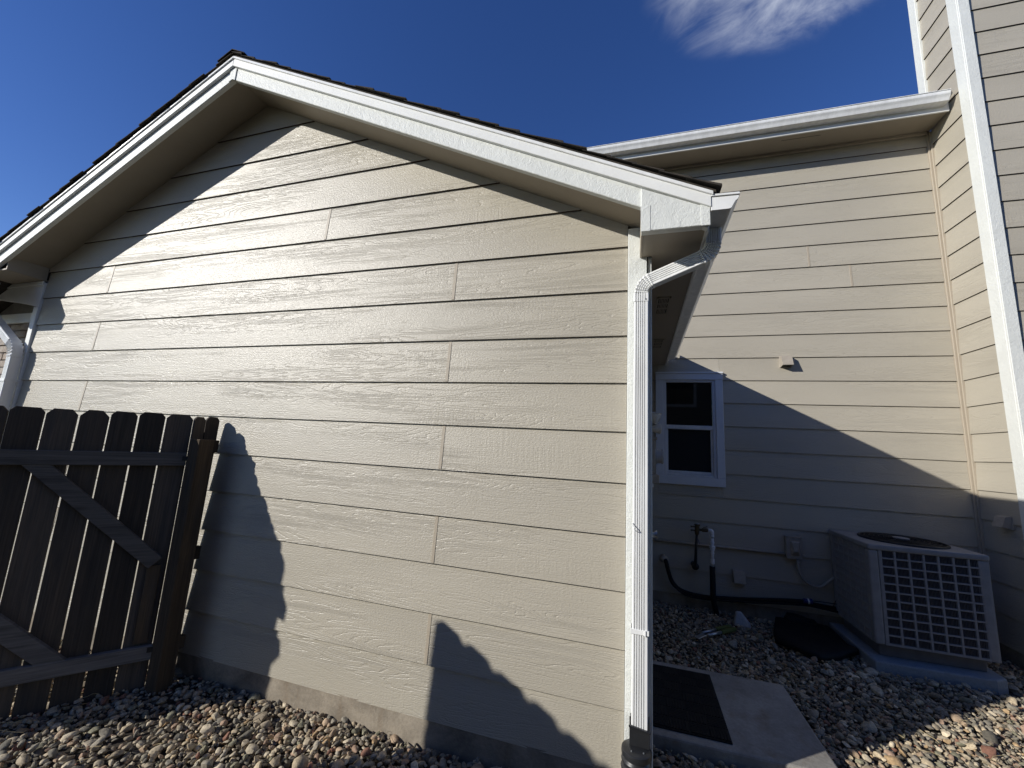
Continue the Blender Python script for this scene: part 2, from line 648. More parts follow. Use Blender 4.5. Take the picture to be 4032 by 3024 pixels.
garage = thing('garage', 'low beige sided garage wing with white gable trim and dark shingle roof', 'garage', (-2.75, 1.3, GZ))
LEFT, CORNER = -5.54, -.0225
soff = .055
cutR = ((AX, 0, AZ + soff + .004), Vector((SR, 0, 1)).normalized())
cutL = ((AX, 0, AZ + soff + .004), Vector((-SL, 0, 1)).normalized())
seams = {10: [-4.58], 8: [-4.605], 6: [-4.6], 4: [-4.59], 2: [-4.6], 9: [-1.108], 7: [-1.106], 5: [-1.102], 3: [-1.101], 1: [-1.093], 11: [-2.205], 0: [-3.4], 12: []}
for k in range(0, 16):
    z0, z1 = k * E_, (k + 1) * E_
    xs = [LEFT] + seams.get(k, []) + [CORNER]
    for a, b in zip(xs[:-1], xs[1:]):
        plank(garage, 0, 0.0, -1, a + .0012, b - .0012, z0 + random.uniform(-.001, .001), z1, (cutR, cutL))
    for s in seams.get(k, []):
        st = MB()
        t0, t1 = z0 + .004, z1 - .002
        st.hexa([(s - .019, -.0025, t0), (s + .001, -.0025, t0), (s + .001, .004, t0), (s - .019, .004, t0),
                 (s - .019, -.0025 + LAP, t1), (s + .001, -.0025 + LAP, t1), (s + .001, .004 + LAP, t1), (s - .019, .004 + LAP, t1)])
        st.build('joint_strip', 'siding_trim', garage, False, .0006)
# wall body behind the boards, and the foundation
MB().add([(LEFT, .03, .0), (.08, .03, .0), (.08, .03, zf(.08) + .05), (AX, .03, AZ + .05), (LEFT, .03, zf(LEFT) + .05),
          (LEFT, .06, .0), (.08, .06, .0), (.08, .06, zf(.08) + .05), (AX, .06, AZ + .05), (LEFT, .06, zf(LEFT) + .05)],
         [(0, 1, 2, 3, 4), (9, 8, 7, 6, 5), (0, 5, 6, 1), (1, 6, 7, 2), (2, 7, 8, 3), (3, 8, 9, 4), (4, 9, 5, 0)]).build('wall_sheathing', 'siding_trim', garage)
fb = MB()
nx = 60
vs, fs = [], []
for i in range(nx + 1):
    x = -6.6 + (6.6 + .085) * i / nx
    for z in (-.4, -.16, -.07, -.012, .008):
        vs.append((x, .004 + .004 * math.sin(x * 5.1 + z * 20) + .003 * math.sin(x * 17 + z * 40), z))
for i in range(nx):
    for j in range(4):
        a = i * 5 + j
        fs.append((a, a + 5, a + 6, a + 1))
fb.add(vs, fs)
fb.build('foundation', 'foundation', garage, 'auto')
box('foundation', (-.2, .012, -.4), (.087, 2.88, .004), 'foundation', garage, .004)

# corner boards
box('corner_board', (-.0215, -.021, -.012), (.082, .02, zf(.05) + soff), 'white', garage, .003)
box('corner_board', (.0865, -.004, -.012), (.108, .10, 2.62), 'white', garage, .003)

# side wall boards (face +x)
for k in range(0, 10):
    if k < 8:
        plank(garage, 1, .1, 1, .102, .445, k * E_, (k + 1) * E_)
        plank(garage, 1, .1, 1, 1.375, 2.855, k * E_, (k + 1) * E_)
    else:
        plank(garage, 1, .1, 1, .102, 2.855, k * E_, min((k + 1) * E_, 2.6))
box('wall_sheathing', (.03, .1, 0), (.075, 2.87, 2.6), 'siding_trim', garage, 0)
# side door
door = box('door', (.075, .54, -.03), (.098, 1.28, 2.03), 'white_smooth', garage, .003)
for a, b in (((.0985, .62, 1.1), (.105, 1.2, 1.9)), ((.0985, .62, .15), (.105, 1.2, .95))):
    box('door_panel', a, b, 'white_smooth', door, .005)
MB().tube([(.098, .60, 1.0), (.14, .60, 1.0), (.165, .60, 1.0)], [.012, .014, .03], 12).build('door_knob', 'steel', door, True)
for nm, a, b in (('door_casing', (.078, .45, -.02), (.124, .535, 2.04)), ('door_casing', (.078, 1.285, -.02), (.124, 1.37, 2.04)), ('door_casing', (.078, .45, 2.043), (.126, 1.37, 2.13))):
    box(nm, a, b, 'white_smooth', garage, .003)

# soffits under the rakes
for sgn in (1, -1):
    x_end = .345 if sgn > 0 else -5.556
    mb = MB()
    prof = lambda x: [(x, -.268, zf(x) + soff - .012), (x, .028, zf(x) + soff), (x, .028, zf(x) + soff + .012), (x, -.268, zf(x) + soff)]
    mb.prism(prof, AX, x_end)
    mb.build('rake_soffit', 'soffit', garage)
# rake boards with a slim second board above them
for sgn in (1, -1):
    x_end = .352 if sgn > 0 else -6.55
    MB().prism(lambda x: [(x, -.30, zf(x)), (x, -.266, zf(x)), (x, -.266, zf(x) + .14), (x, -.30, zf(x) + .14)], AX + .0008 * sgn, x_end).build(
        'rake_board', 'white', garage, False, .003)
    MB().prism(lambda x: [(x, -.322, zf(x) + .106), (x, -.3015, zf(x) + .106), (x, -.3015, zf(x) + .182), (x, -.322, zf(x) + .182)], AX + .0008 * sgn, x_end + .012 * sgn).build(
        'rake_trim', 'white_smooth', garage, False, .002)
    # drip edge metal: small lip below the shingles
    MB().prism(lambda x: [(x, -.331, zf(x) + .168), (x, -.3235, zf(x) + .166), (x, -.3235, zf(x) + .186), (x, -.331, zf(x) + .186)], AX + .0008 * sgn, x_end + .02 * sgn).build(
        'drip_edge', 'gutter', garage, False, .001)
# short cover piece at the apex
MB().prism(lambda y: [(AX - .035, y, AZ - .003 - SL * .035), (AX, y, AZ - .003), (AX + .028, y, AZ - .003 - SR * .028),
                      (AX + .028, y, AZ + .103 - SR * .028), (AX, y, AZ + .103), (AX - .035, y, AZ + .103 - SL * .035)], -.3065, -.3005).build('apex_cover', 'white', garage, False, .0015)

# eave return boxes
rb = MB()
xa, xb = .043, .357


def rprof(y):
    return [(xa, y, 2.607), (xb, y, 2.607), (xb, y, zf(xb) + .105), (xa, y, zf(xa) + .1)]


rb.prism(rprof, -.311, -.2655)
rb.build('eave_return', 'white', garage, False, .003)
box('eave_return_strip', (.041, -.313, 2.605), (.087, -.3115, 2.744), 'white', garage, .0015)
box('eave_return_strip', (.318, -.3135, 2.605), (.359, -.3115, 2.73), 'white', garage, .0015)
box('eave_return', (.043, -.2645, 2.607), (.055, -.022, 2.83), 'siding_trim', garage, .002)
lb = MB()
lb.prism(lambda y: [(-5.98, y, 2.60), (-5.58, y, 2.60), (-5.545, y, 2.735), (-5.72, y, 2.92), (-5.98, y, 2.72)], -.33, -.28)
lb.build('eave_return', 'white', garage, False, .002)

# eave soffit, fascia and gutter along the side (a touch out of parallel with the wall)


def ex(y):
    return .016 * (y + .3)


def ez(y):
    return -.001 * (y + .3)


MB().prism(lambda y: [(.1085, y, 2.612), (.344 + ex(y), y, 2.612), (.344 + ex(y), y, 2.626), (.1085, y, 2.626)], -.2645, 2.857).build('eave_soffit', 'soffit', garage)
box('eave_soffit', (.0555, -.2643, 2.612), (.1083, -.0225, 2.626), 'soffit', garage, 0)
MB().prism(lambda y: [(.345 + ex(y), y, 2.604), (.3615 + ex(y), y, 2.604), (.3615 + ex(y), y, 2.765), (.345 + ex(y), y, 2.765)], -.2645, 2.857).build('eave_fascia', 'white_smooth', garage, False, .002)


def kprof(y, o=.363, w=.128, top=2.757, bot=2.676):
    """K-style gutter section, open at the top"""
    x0 = o + ex(y)
    pts = [(0, top + .004), (0, bot), (.078, bot), (.088, bot + .004), (.097, bot + .022), (.106, bot + .038), (.116, bot + .047), (.121, bot + .056), (.123, top - .006), (.128, top - .004), (.128, top), (.112, top)]
    inner = [(px - .002 if px > .05 else px + .002, max(pz, bot + .002)) for px, pz in pts[::-1][1:]]
    return [(x0 + px * w / .128, y, pz) for px, pz in pts + inner]


MB().prism(kprof, -.312, 2.857).build('gutter', 'gutter', garage, 'auto')
cap = MB()
ec = [(0, 2.757), (0, 2.676), (.078, 2.676), (.088, 2.68), (.097, 2.698), (.106, 2.714), (.116, 2.723), (.121, 2.732), (.123, 2.752)]
cap.prism(lambda y: [(.363 + px, y, pz) for px, pz in ec], -.3175, -.3125)
cap.prism(lambda y: [(.363, y, 2.747), (.486, y, 2.744), (.486, y, 2.755), (.363, y, 2.758)], -.324, -.3175)
cap.build('gutter_end_cap', 'gutter', garage, False, .001)

# soffit vents
for x, y0, y1 in ((.172, .60, .95), (.205, 1.68, 2.02)):
    mb = MB()
    x1 = x + .095
    mb.box((x, y0, 2.605), (x + .012, y1, 2.6115)).box((x1 - .012, y0, 2.605), (x1, y1, 2.6115)).box((x, y0, 2.605), (x1, y0 + .02, 2.6113)).box((x, y1 - .02, 2.605), (x1, y1, 2.6113))
    for q in (1, 2):
        yy = y0 + .02 + (y1 - y0 - .04) * q / 3
        mb.box((x + .012, yy - .009, 2.6055), (x1 - .012, yy + .009, 2.611))
    for q in range(1, 7):
        xx = x + .012 + (x1 - x - .024) * q / 7
        mb.box((xx - .0028, y0 + .02, 2.606), (xx + .0028, y1 - .02, 2.6108))
    vf = mb.build('soffit_vent', 'soffit', garage)
    box('vent_opening', (x + .011, y0 + .019, 2.6114), (x1 - .011, y1 - .019, 2.6118), 'black_rubber', vf, 0)

# roof deck and shingles
for sgn in (1, -1):
    S = SR if sgn > 0 else SL
    x_end = .385 if sgn > 0 else -6.6
    deck = MB()
    deck.prism(lambda x: [(x, -.325, zf(x) + .1865), (x, 2.87, zf(x) + .1865), (x, 2.87, zf(x) + .200), (x, -.325, zf(x) + .200)], AX, x_end)
    deck.build('roof_deck', 'shingle', garage)
    L = math.hypot(1, S)
    n = int((abs(x_end - AX) * L) / .143)
    rest = MB()
    for i in range(n + 1):
        d0 = abs(x_end - AX) + .022 - i * .143 / L               # horizontal distance of the butt from the ridge
        d1 = max(d0 - .17 / L, 0.0)
        if d0 <= .02:
            break
        xb_, xt = AX + sgn * d0, AX + sgn * d1
        y = -.342 + random.uniform(-.012, .006)
        first = True
        while y < 2.86:
            w = random.uniform(.16, .36)
            y1 = min(y + w, 2.865)
            up = random.choice((0, 0, .0045))
            zb0, zt0 = zf(xb_) + .2015, zf(xt) + .2015
            p = [(xb_, y, zb0 + .0075), (xb_, y1, zb0 + .0075), (xt, y1, zt0 + .0005), (xt, y, zt0 + .0005),
                 (xb_, y, zb0 + .0155 + up), (xb_, y1, zb0 + .0155 + up), (xt, y1, zt0 + .004), (xt, y, zt0 + .004)]
            if sgn < 0:
                p = [p[1], p[0], p[3], p[2], p[5], p[4], p[7], p[6]]
            if first:
                MB().hexa(p).build('shingle', 'shingle', garage)
                first = False
            else:
                rest.hexa(p)
            y = y1 + .003
    o = rest.build('shingle_courses', 'shingle', garage)
    o['kind'] = 'stuff'
# ridge caps
y = -.35
while y < 2.8:
    y1 = y + .3
    mb = MB()
    z = AZ + .2125 + random.uniform(0, .002)
    for sgn, S in ((1, SR), (-1, SL)):
        p = [(AX, y, z + .012), (AX, y1, z + .002), (AX + sgn * .14, y1, z + .002 - .14 * S), (AX + sgn * .14, y, z + .012 - .14 * S)]
        q = [(a, b, c + .006) for a, b, c in p]
        mb.hexa(p + q)
    mb.build('ridge_shingle', 'shingle', garage)
    y += .15

# left end: white header with an arched underside, trim, and brick returning round the corner
hd = MB()
arch = [(-6.75, 2.745), (-6.5, 2.742), (-6.26, 2.724), (-5.92, 2.677), (-5.70, 2.640), (-5.60, 2.617), (-5.542, 2.614)]
N = len(arch)
vs = [(x, y, z) for y in (-.012, .02) for x, z in arch] + [(x, y, 2.862 + (.01 if x < -6 else 0)) for y in (-.012, .02) for x, z in arch]
fs = []
for i in range(N - 1):
    fs += [(i, i + 1, 2 * N + i + 1, 2 * N + i), (N + i + 1, N + i, 3 * N + i, 3 * N + i + 1), (i + 1, i, N + i, N + i + 1), (2 * N + i, 2 * N + i + 1, 3 * N + i + 1, 3 * N + i)]
fs += [(0, 2 * N, 3 * N, N), (N - 1, 2 * N - 1, 4 * N - 1, 3 * N - 1)]
hd.add(vs, fs).build('header_board', 'white_smooth', garage, False, .002)
box('header_cap', (-6.75, -.022, 2.835), (-5.541, -.0125, 2.875), 'white_smooth', garage, .002)
box('trim_board', (-5.612, -.014, -.02), (-5.542, .05, 2.612), 'white_smooth', garage, .003)
box('eave_soffit', (-6.75, -.268, 2.878), (-5.557, .03, 2.892), 'soffit', garage, 0)
box('soffit_end', (-5.5555, -.268, 2.8795), (-5.541, -.002, 3.075), 'soffit', garage, 0)
box('recess_ceiling', (-6.75, .021, 2.76), (-5.55, .5, 2.775), 'soffit', garage, 0)
box('frieze_board', (-6.75, .085, 2.535), (-5.613, .1, 2.60), 'white_smooth', garage, .002)
box('frieze_board', (-6.75, .075, 2.495), (-5.613, .1, 2.532), 'white_smooth', garage, .002)
box('brick_backing', (-6.75, .118, -.3), (-5.613, .16, 2.76), 'mortar', garage, 0)
row = 0
z = -.1
while z < 2.43:
    x = -5.615 - (0 if row % 2 else .1)
    if row % 2 == 0:
        box('brick', (-5.705, .1 + random.uniform(-.004, .004), z), (-5.615, .14, z + .066), 'brick', garage, .004)
        x = -5.715
    while x > -6.7:
        d = random.uniform(-.006, .006)
        box('brick', (max(x - .195, -6.75), .1 + d, z), (x, .14, z + .066), 'brick', garage, .005)
        x -= .205
    z += .0765
    row += 1

# ------------------------------------------------------------------ main house
Y2, X3 = 2.883, 3.2295
house = thing('house', 'tall beige sided house wall with white roof gutter behind the garage', 'house', (.9, Y2, GZ))
w2seams = {14: [1.975], 13: [2.372], 17: [-.3]}
WX0 = -3.2
hole = (.285, 1.031, 1.196, 2.527)
for k in range(0, 20):
    z0, z1 = k * E_, min((k + 1) * E_, 5.31)
    x0 = .112 if z1 < 2.6 else WX0
    xs = [x0] + w2seams.get(k, []) + [X3 - .03]
    for a, b in zip(xs[:-1], xs[1:]):
        segs = [(a, b)]
        if z1 > hole[2] and z0 < hole[3] and a < hole[0] and b > hole[1]:
            segs = [(a, hole[0] + .03), (hole[1] - .03, b)]
            if z1 > hole[3] + .02:
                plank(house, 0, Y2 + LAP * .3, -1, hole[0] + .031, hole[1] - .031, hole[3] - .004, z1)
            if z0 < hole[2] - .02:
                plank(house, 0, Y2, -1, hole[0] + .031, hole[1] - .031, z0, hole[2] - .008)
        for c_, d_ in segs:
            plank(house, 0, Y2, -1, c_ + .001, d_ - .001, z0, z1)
    for s in w2seams.get(k, []):
        if s > .2:
            st = MB()
            t0, t1 = z0 + .004, z1 - .002
            st.hexa([(s - .001, Y2 - .0025, t0), (s + .019, Y2 - .0025, t0), (s + .019, Y2 + .004, t0), (s - .001, Y2 + .004, t0),
                     (s - .001, Y2 - .0025 + LAP, t1), (s + .019, Y2 - .0025 + LAP, t1), (s + .019, Y2 + .004 + LAP, t1), (s - .001, Y2 + .004 + LAP, t1)])
            st.build('joint_strip', 'siding_trim', house, False, .0006)
bk = MB()
bk.box((WX0, Y2 + .035, 2.5276), (X3, Y2 + .07, 5.33)).box((WX0, Y2 + .035, 0), (hole[0] + .07, Y2 + .07, 2.527)).box((hole[1] - .07, Y2 + .035, 0), (X3, Y2 + .07, 2.527)).box((hole[0] + .072, Y2 + .035, 0), (hole[1] - .072, Y2 + .07, 1.25))
bk.build('wall_sheathing', 'siding_trim', house)
box('foundation', (.05, Y2 + .006, -.5), (X3 + .02, Y2 + .06, .006), 'foundation', house, .004)
# inside corner strip
box('inside_corner_strip', (X3 - .030, Y2 - .012, -.01), (X3 - .012, Y2 + .02, 5.3), 'siding_trim', house, .002)
box('inside_corner_strip', (X3 - .0115, Y2 - .028, -.01), (X3 + .02, Y2 + .02, 5.3), 'siding_trim', house, .002)
# eave of the house
box('eave_soffit', (WX0, 2.572, 5.305), (X3 - .002, Y2 + .03, 5.32), 'soffit', house, 0)
box('frieze_strip', (WX0, Y2 - .03, 5.27), (X3 - .032, Y2 - .002, 5.304), 'soffit', house, .002)
box('eave_fascia', (WX0, 2.553, 5.285), (X3 - .012, 2.571, 5.46), 'white_smooth', house, .002)
box('soffit_seam', (1.7, 2.66, 5.3035), (2.1, 2.664, 5.3052), 'black_rubber', house, 0)


def hprof(x):
    top, bot = 5.445, 5.345
    pts = [(0, top + .004), (0, bot), (.07, bot), (.080, bot + .004), (.090, bot + .026), (.098, bot + .045), (.108, bot + .055), (.113, bot + .066), (.114, top - .007), (.121, top - .005), (.121, top), (.104, top)]
    inner = [(px - .002 if px > .05 else px + .002, max(pz, bot + .002)) for px, pz in pts[::-1][1:]]
    return [(x, 2.5525 - px, pz) for px, pz in pts + inner]


MB().prism(hprof, WX0, 3.172).build('gutter', 'gutter', house, 'auto')
MB().prism(lambda x: [(x, 2.5525, 5.449), (x, 2.5525, 5.345), (x, 2.4825, 5.345), (x, 2.4625, 5.371), (x, 2.4445, 5.40), (x, 2.4385, 5.438)], 3.1722, 3.175).build('gutter_end_cap', 'gutter', house)
# roof of the house above the gutter
rf = MB()
rf.hexa([(WX0, 2.50, 5.462), (X3 - .01, 2.50, 5.462), (X3 - .01, 2.93, 5.655), (WX0, 2.93, 5.655), (WX0, 2.50, 5.477), (X3 - .01, 2.50, 5.477), (X3 - .01, 2.93, 5.67), (WX0, 2.93, 5.67)])
rf.hexa([(WX0, 2.931, 5.6555), (3.8, 2.931, 5.6555), (3.8, 7.5, 7.70), (WX0, 7.5, 7.70), (WX0, 2.931, 5.6705), (3.8, 2.931, 5.6705), (3.8, 7.5, 7.715), (WX0, 7.5, 7.715)])
rf.build('roof', 'shingle', house)

# window
win = thing('window', '', '', (.66, Y2, 1.86))
for k_ in ('label', 'category'):
    del win[k_]
win.parent = house
win.location = Vector((.66, Y2, 1.86)) - world_loc(house)
yt = Y2 - .024
for nm, a, b in (('window_trim', (.287, yt, 1.29), (.3725, Y2 + .03, 2.43)), ('window_trim', (.9475, yt, 1.29), (1.029, Y2 + .03, 2.43)),
                 ('window_trim', (.285, yt - .003, 2.4305), (1.031, Y2 + .03, 2.505)), ('window_trim', (.287, yt - .002, 1.197), (1.029, Y2 + .03, 1.2895)), ('drip_cap', (.282, yt - .012, 2.506), (1.034, Y2 + .02, 2.527))):
    box(nm, a, b, 'vinyl_trim', win, .003)
fr = MB()
yf = Y2 - .012
fr.box((.373, yf, 1.29), (.408, Y2 + .06, 2.43)).box((.9145, yf, 1.29), (.947, Y2 + .06, 2.43)).box((.4085, yf + .001, 2.403), (.914, Y2 + .06, 2.4295)).box((.4085, yf + .001, 1.2905), (.914, Y2 + .06, 1.318))
fr.build('window_frame', 'vinyl', win, False, .003)
box('meeting_rail', (.4085, yf + .004, 1.838), (.914, Y2 + .06, 1.886), 'vinyl', win, .003)
sb = MB()
sb.box((.409, yf + .02, 1.319), (.428, Y2 + .05, 1.837)).box((.892, yf + .02, 1.319), (.9135, Y2 + .05, 1.837)).box((.4285, yf + .021, 1.319), (.8915, Y2 + .05, 1.352))
sb.build('lower_sash', 'vinyl', win, False, .002)
box('pane', (.409, Y2 + .016, 1.887), (.9135, Y2 + .022, 2.402), 'glass', win, 0)
box('pane', (.429, Y2 + .026, 1.353), (.891, Y2 + .032, 1.837), 'glass', win, 0)
box('insect_screen', (.4287, Y2 + .0235, 1.3523), (.8913, Y2 + .0245, 1.8373), 'screen', win, 0)

# ------------------------------------------------------------------ chimney chase
YC, YB = 2.272, 2.935
chim = thing('chimney', 'tall beige sided chimney chase with white corner boards beside the roof gutter', 'chimney', (3.9, 2.6, GZ))
CXR = 4.55
ZT = 8.6
for k in range(0, 32):
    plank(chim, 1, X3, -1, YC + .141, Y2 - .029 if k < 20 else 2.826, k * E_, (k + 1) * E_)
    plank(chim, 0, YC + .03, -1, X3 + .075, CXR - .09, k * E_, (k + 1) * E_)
MB().box((X3 + .035, YC + .065, 0), (CXR - .03, YB - .03, ZT)).build('chase_core', 'siding_trim', chim)
box('corner_board', (X3 - .0165, YC + .0215, -.01), (X3 + .02, YC + .14, ZT), 'white', chim, .003)
box('corner_board', (X3 - .0165, YC, -.01), (X3 + .0745, YC + .021, ZT), 'white', chim, .003)
box('corner_board', (CXR - .085, YC, -.01), (CXR, YC + .021, ZT), 'white', chim, .003)
box('corner_board', (X3 - .0165, 2.827, 5.6), (X3 + .02, YB, ZT), 'white', chim, .003)
box('foundation', (X3 + .01, YC + .03, -.5), (CXR - .05, YB - .05, .006), 'foundation', chim, .004)
box('chimney_cap', (X3 - .05, YC - .05, ZT + .001), (CXR + .05, YB + .05, ZT + .08), 'gutter', chim, .005)


# ------------------------------------------------------------------ downspouts
def ds_section(w, d, flutes=5):
    """fluted rectangular pipe section: list of (across, outward); outward = towards the viewer side"""
    pts = []
    h = w / 2
    m_ = .010
    fw = (w - 2 * m_) / flutes
    pts.append((-h, d / 2 - .004)); pts.append((-h + .004, d / 2))
    for i in range(flutes):
        x0 = -h + m_ + i * fw
        pts += [(x0, d / 2), (x0 + fw * .12, d / 2 - .007), (x0 + fw * .30, d / 2 - .007), (x0 + fw * .42, d / 2)]
    pts += [(h - .004, d / 2), (h, d / 2 - .004)]
    pts += [(h, -d / 2 + .004), (h - .004, -d / 2), (-h + .004, -d / 2), (-h, -d / 2 + .004)]
    return pts


def ds_ring(p, t, out, sec, k=1.0):
    t = t.normalized()
    o_ = (out - t * out.dot(t)).normalized()
    s = t.cross(o_).normalized()
    if s.x < 0:
        s = -s
    return [p + s * a * (1 + (k - 1) * .35) + o_ * b * k for a, b in sec]


def ds_piece(pts, sec, out, kk=None):
    pts = [Vector(p) for p in pts]
    rings = []
    for i, p in enumerate(pts):
        t = pts[min(i + 1, len(pts) - 1)] - pts[max(i - 1, 0)]
        rings.append(ds_ring(p, t, out, sec, kk[i] if kk else 1.0))
    return MB().loft(rings)


def arc(a, b, c, r, n):
    a, b, c = Vector(a), Vector(b), Vector(c)
    p, q = b + (a - b).normalized() * r, b + (c - b).normalized() * r
    return [p * (1 - t) ** 2 + b * 2 * t * (1 - t) + q * t * t for t in [i / n for i in range(n + 1)]]


def crimped(pts, sec, out):
    """elbow with the pressed ribs of a crimped bend"""
    pp, kk = [], []
    n = len(pts)
    for i, p in enumerate(pts):
        pp.append(p)
        kk.append(1.0 + (.17 if i % 2 else -.12) * (0 < i < n - 1))
    return ds_piece(pp, sec, out, kk)


OUT = Vector((0, -1, 0))
sec = ds_section(.074, .052)
sec_big = ds_section(.079, .057)
ds = thing('downspout', 'white fluted downspout running down the garage corner under the gutter end', 'downspout', (.05, -.06, GZ + .1), 'white rain downspouts')
A, B, C_, D = Vector((.400, -.135, 2.676)), Vector((.398, -.130, 2.545)), Vector((.050, -.062, 2.428)), Vector((.0465, -.060, .235))
ds_piece([A, A + (B - A) * .56], sec, OUT).build('outlet', 'gutter', ds, 'auto')
crimped(arc(A, B, C_, .055, 14), sec, OUT).build('elbow', 'gutter', ds, 'auto')
p1, p2 = B + (C_ - B).normalized() * .054, C_ + (B - C_).normalized() * .059
ds_piece([p1, p2], sec, OUT).build('offset_pipe', 'gutter', ds, 'auto')
crimped(arc(B, C_, D, .060, 14), sec, OUT).build('elbow', 'gutter', ds, 'auto')
q1 = C_ + (D - C_).normalized() * .059
ds_piece([q1 + Vector((0, 0, .002)), q1 - Vector((0, 0, .045))], sec_big, OUT).build('sleeve', 'gutter', ds, 'auto')
ds_piece([q1 - Vector((0, 0, .03)), D], sec, OUT).build('pipe', 'gutter', ds, 'auto')
sp = MB()
for z_ in (.668,):
    sp.box((.004, -.0905, z_ - .011), (.088, -.0868, z_ + .011)).box((.0042, -.0866, z_ - .011), (.0062, -.022, z_ + .011)).box((.0861, -.0866, z_ - .011), (.0881, -.022, z_ + .011))
    sp.box((.066, -.0945, z_ - .013), (.074, -.0908, z_ + .012))
sp.build('strap', 'gutter', ds, False, .0008)
MB().tube([(.010, -.0885, 1.165), (.014, -.105, 1.15), (.020, -.110, 1.138), (.030, -.0915, 1.127)], .0022, 6).build('strap_end', 'gutter', ds, True)
for zz in (2.335,):
    MB().tube([(.073, -.0925, zz), (.073, -.0885, zz)], .0042, 8).build('screw', 'steel', ds)

# left downspout in front of the brick
ds2 = thing('downspout', 'white fluted downspout with a bend in front of the brick strip behind the gate', 'downspout', (-5.585, -.064, GZ), 'white rain downspouts')
sec2 = ds_section(.072, .075)
A2, B2, C2 = Vector((-6.15, -.085, 2.56)), Vector((-5.585, -.064, 2.19)), Vector((-5.585, -.064, GZ))
dd = (B2 - A2).normalized()
ds_piece([A2, B2 - dd * .10], sec2, OUT).build('offset_pipe', 'gutter', ds2, 'auto')
crimped(arc(A2, B2, C2, .10, 12), sec2, OUT).build('elbow', 'gutter', ds2, 'auto')
ds_piece([B2 - Vector((0, 0, .10)), C2], sec2, OUT).build('pipe', 'gutter', ds2, 'auto')
MB().box((-5.626, -.1075, 1.86), (-5.544, -.1045, 1.885)).box((-5.544, -.1075, 1.862), (-5.541, -.015, 1.883)).build('strap', 'gutter', ds2)

# corrugated drain at the foot of the corner downspout
dr = thing('drain_pipe', 'black corrugated drain pipe with a square adapter under the corner downspout', 'drain pipe', (.035, -.1, GZ))
cx, cy = .033, -.098
rings = []
prev = None
steps = 66
for i in range(steps + 1):
    z_ = .168 - (.168 + .16) * i / steps
    r_ = .061 + .0045 * math.cos(i * 2 * math.pi / 6.0)
    rings.append([(cx + (r_) * math.cos(a_) - .02 * (i / steps), cy + r_ * math.sin(a_) - .015 * (i / steps), z_) for a_ in [2 * math.pi * k / 28 for k in range(28)]])
MB().loft(rings, cap=False).build('corrugated_pipe', 'black_plastic', dr, True)
rings = []
for r_, z_ in ((.0665, .160), (.067, .172), (.0655, .181), (.060, .1855), (.030, .189), (.004, .1895)):
    rings.append([(cx + r_ * math.cos(a_), cy + r_ * math.sin(a_), z_) for a_ in [2 * math.pi * k / 28 for k in range(28)]])
MB().loft(rings).build('adapter_cap', 'black_plastic', dr, 'auto')
ad = MB()
x0, x1, y0, y1 = .0015, .0905, -.094, -.026
for a, b in (((x0, y0, .185), (x1, y0 + .004, .262)), ((x0, y0 + .0042, .185), (x0 + .004, y1, .27)), ((x1 - .004, y0 + .0042, .185), (x1, y1, .285)), ((x0 + .0042, y1 - .004, .185), (x1 - .0042, y1, .285))):
    ad.box(a, b)
ad.hexa([(x0 - .003, y0 - .006, .262), (x1 + .003, y0 - .006, .250), (x1, y0 + .0035, .250), (x0, y0 + .0035, .262), (x0 - .004, y0 - .008, .272), (x1 + .004, y0 - .008, .259), (x1, y0 + .0035, .259), (x0, y0 + .0035, .272)])
ad.build('adapter_collar', 'black_plastic', dr, False, .0015)
for dx, dy in ((-.022, -.035), (.03, -.03)):
    MB().tube([(cx + dx, cy + dy, .186), (cx + dx, cy + dy, .1915)], .0032, 8).build('screw', 'steel', dr)


# ------------------------------------------------------------------ gate, post and fence
def picket(name, parent, origin, along, out, s0, w, z0, z1, ear=.028, mat='wood', th=.017, lean=0.0, tilt=0.0):
    """dog-eared board: along = unit vector of the fence line, out = unit vector of its front"""
    a, n = Vector(along), Vector(out)
    o_ = Vector(origin)
    prof = [(s0, z0), (s0 + w, z0), (s0 + w + lean, z1 - ear * 1.2), (s0 + w - ear + lean, z1), (s0 + ear + lean, z1), (s0 + lean, z1 - ear * 1.2)]
    fr_ = [o_ + a * s + Vector((0, 0, z)) - n * (tilt if z == z0 else 0.0) for s, z in prof]
    bk_ = [p - n * th for p in fr_]
    k = len(prof)
    fs = [tuple(range(k)), tuple(range(2 * k - 1, k - 1, -1))] + [(i, i + k, (i + 1) % k + k, (i + 1) % k) for i in range(k)]
    return MB().add(fr_ + bk_, fs).build(name, mat, parent, False, .0015)


ANG = math.radians(38.8)
GD = Vector((-math.sin(ANG), -math.cos(ANG), 0))        # along the gate, away from the wall
GN = Vector((math.cos(ANG), -math.sin(ANG), 0))         # its near face
G0 = Vector((-2.92, -.146, 0))
gate = thing('gate', 'dark weathered wooden picket gate with rails and diagonal braces standing open', 'gate', G0 + GD * .75 + Vector((0, 0, GZ)))
edges = [.056, .202, .342, .479, .619, .762, .904, 1.046, 1.188, 1.325, 1.492]
for i in range(len(edges) - 1):
    s0, s1 = edges[i], edges[i + 1]
    gap = (.004, .009, .011, .009, .010, .003, .006, .008, .004, .006, .004, .005, .004)[i]
    picket('picket', gate, G0, GD, GN, s0 + gap / 2, s1 - s0 - gap, -.148 + random.uniform(-.008, .004), (1.607, 1.606, 1.599, 1.595, 1.589, 1.587, 1.583, 1.588, 1.592, 1.592, 1.56)[i if i < 9 else 10],
           random.uniform(.020, .034), 'wood', lean=random.uniform(-.004, .004))


def gp(s, z, n):
    return G0 + GD * s + GN * n + Vector((0, 0, z))


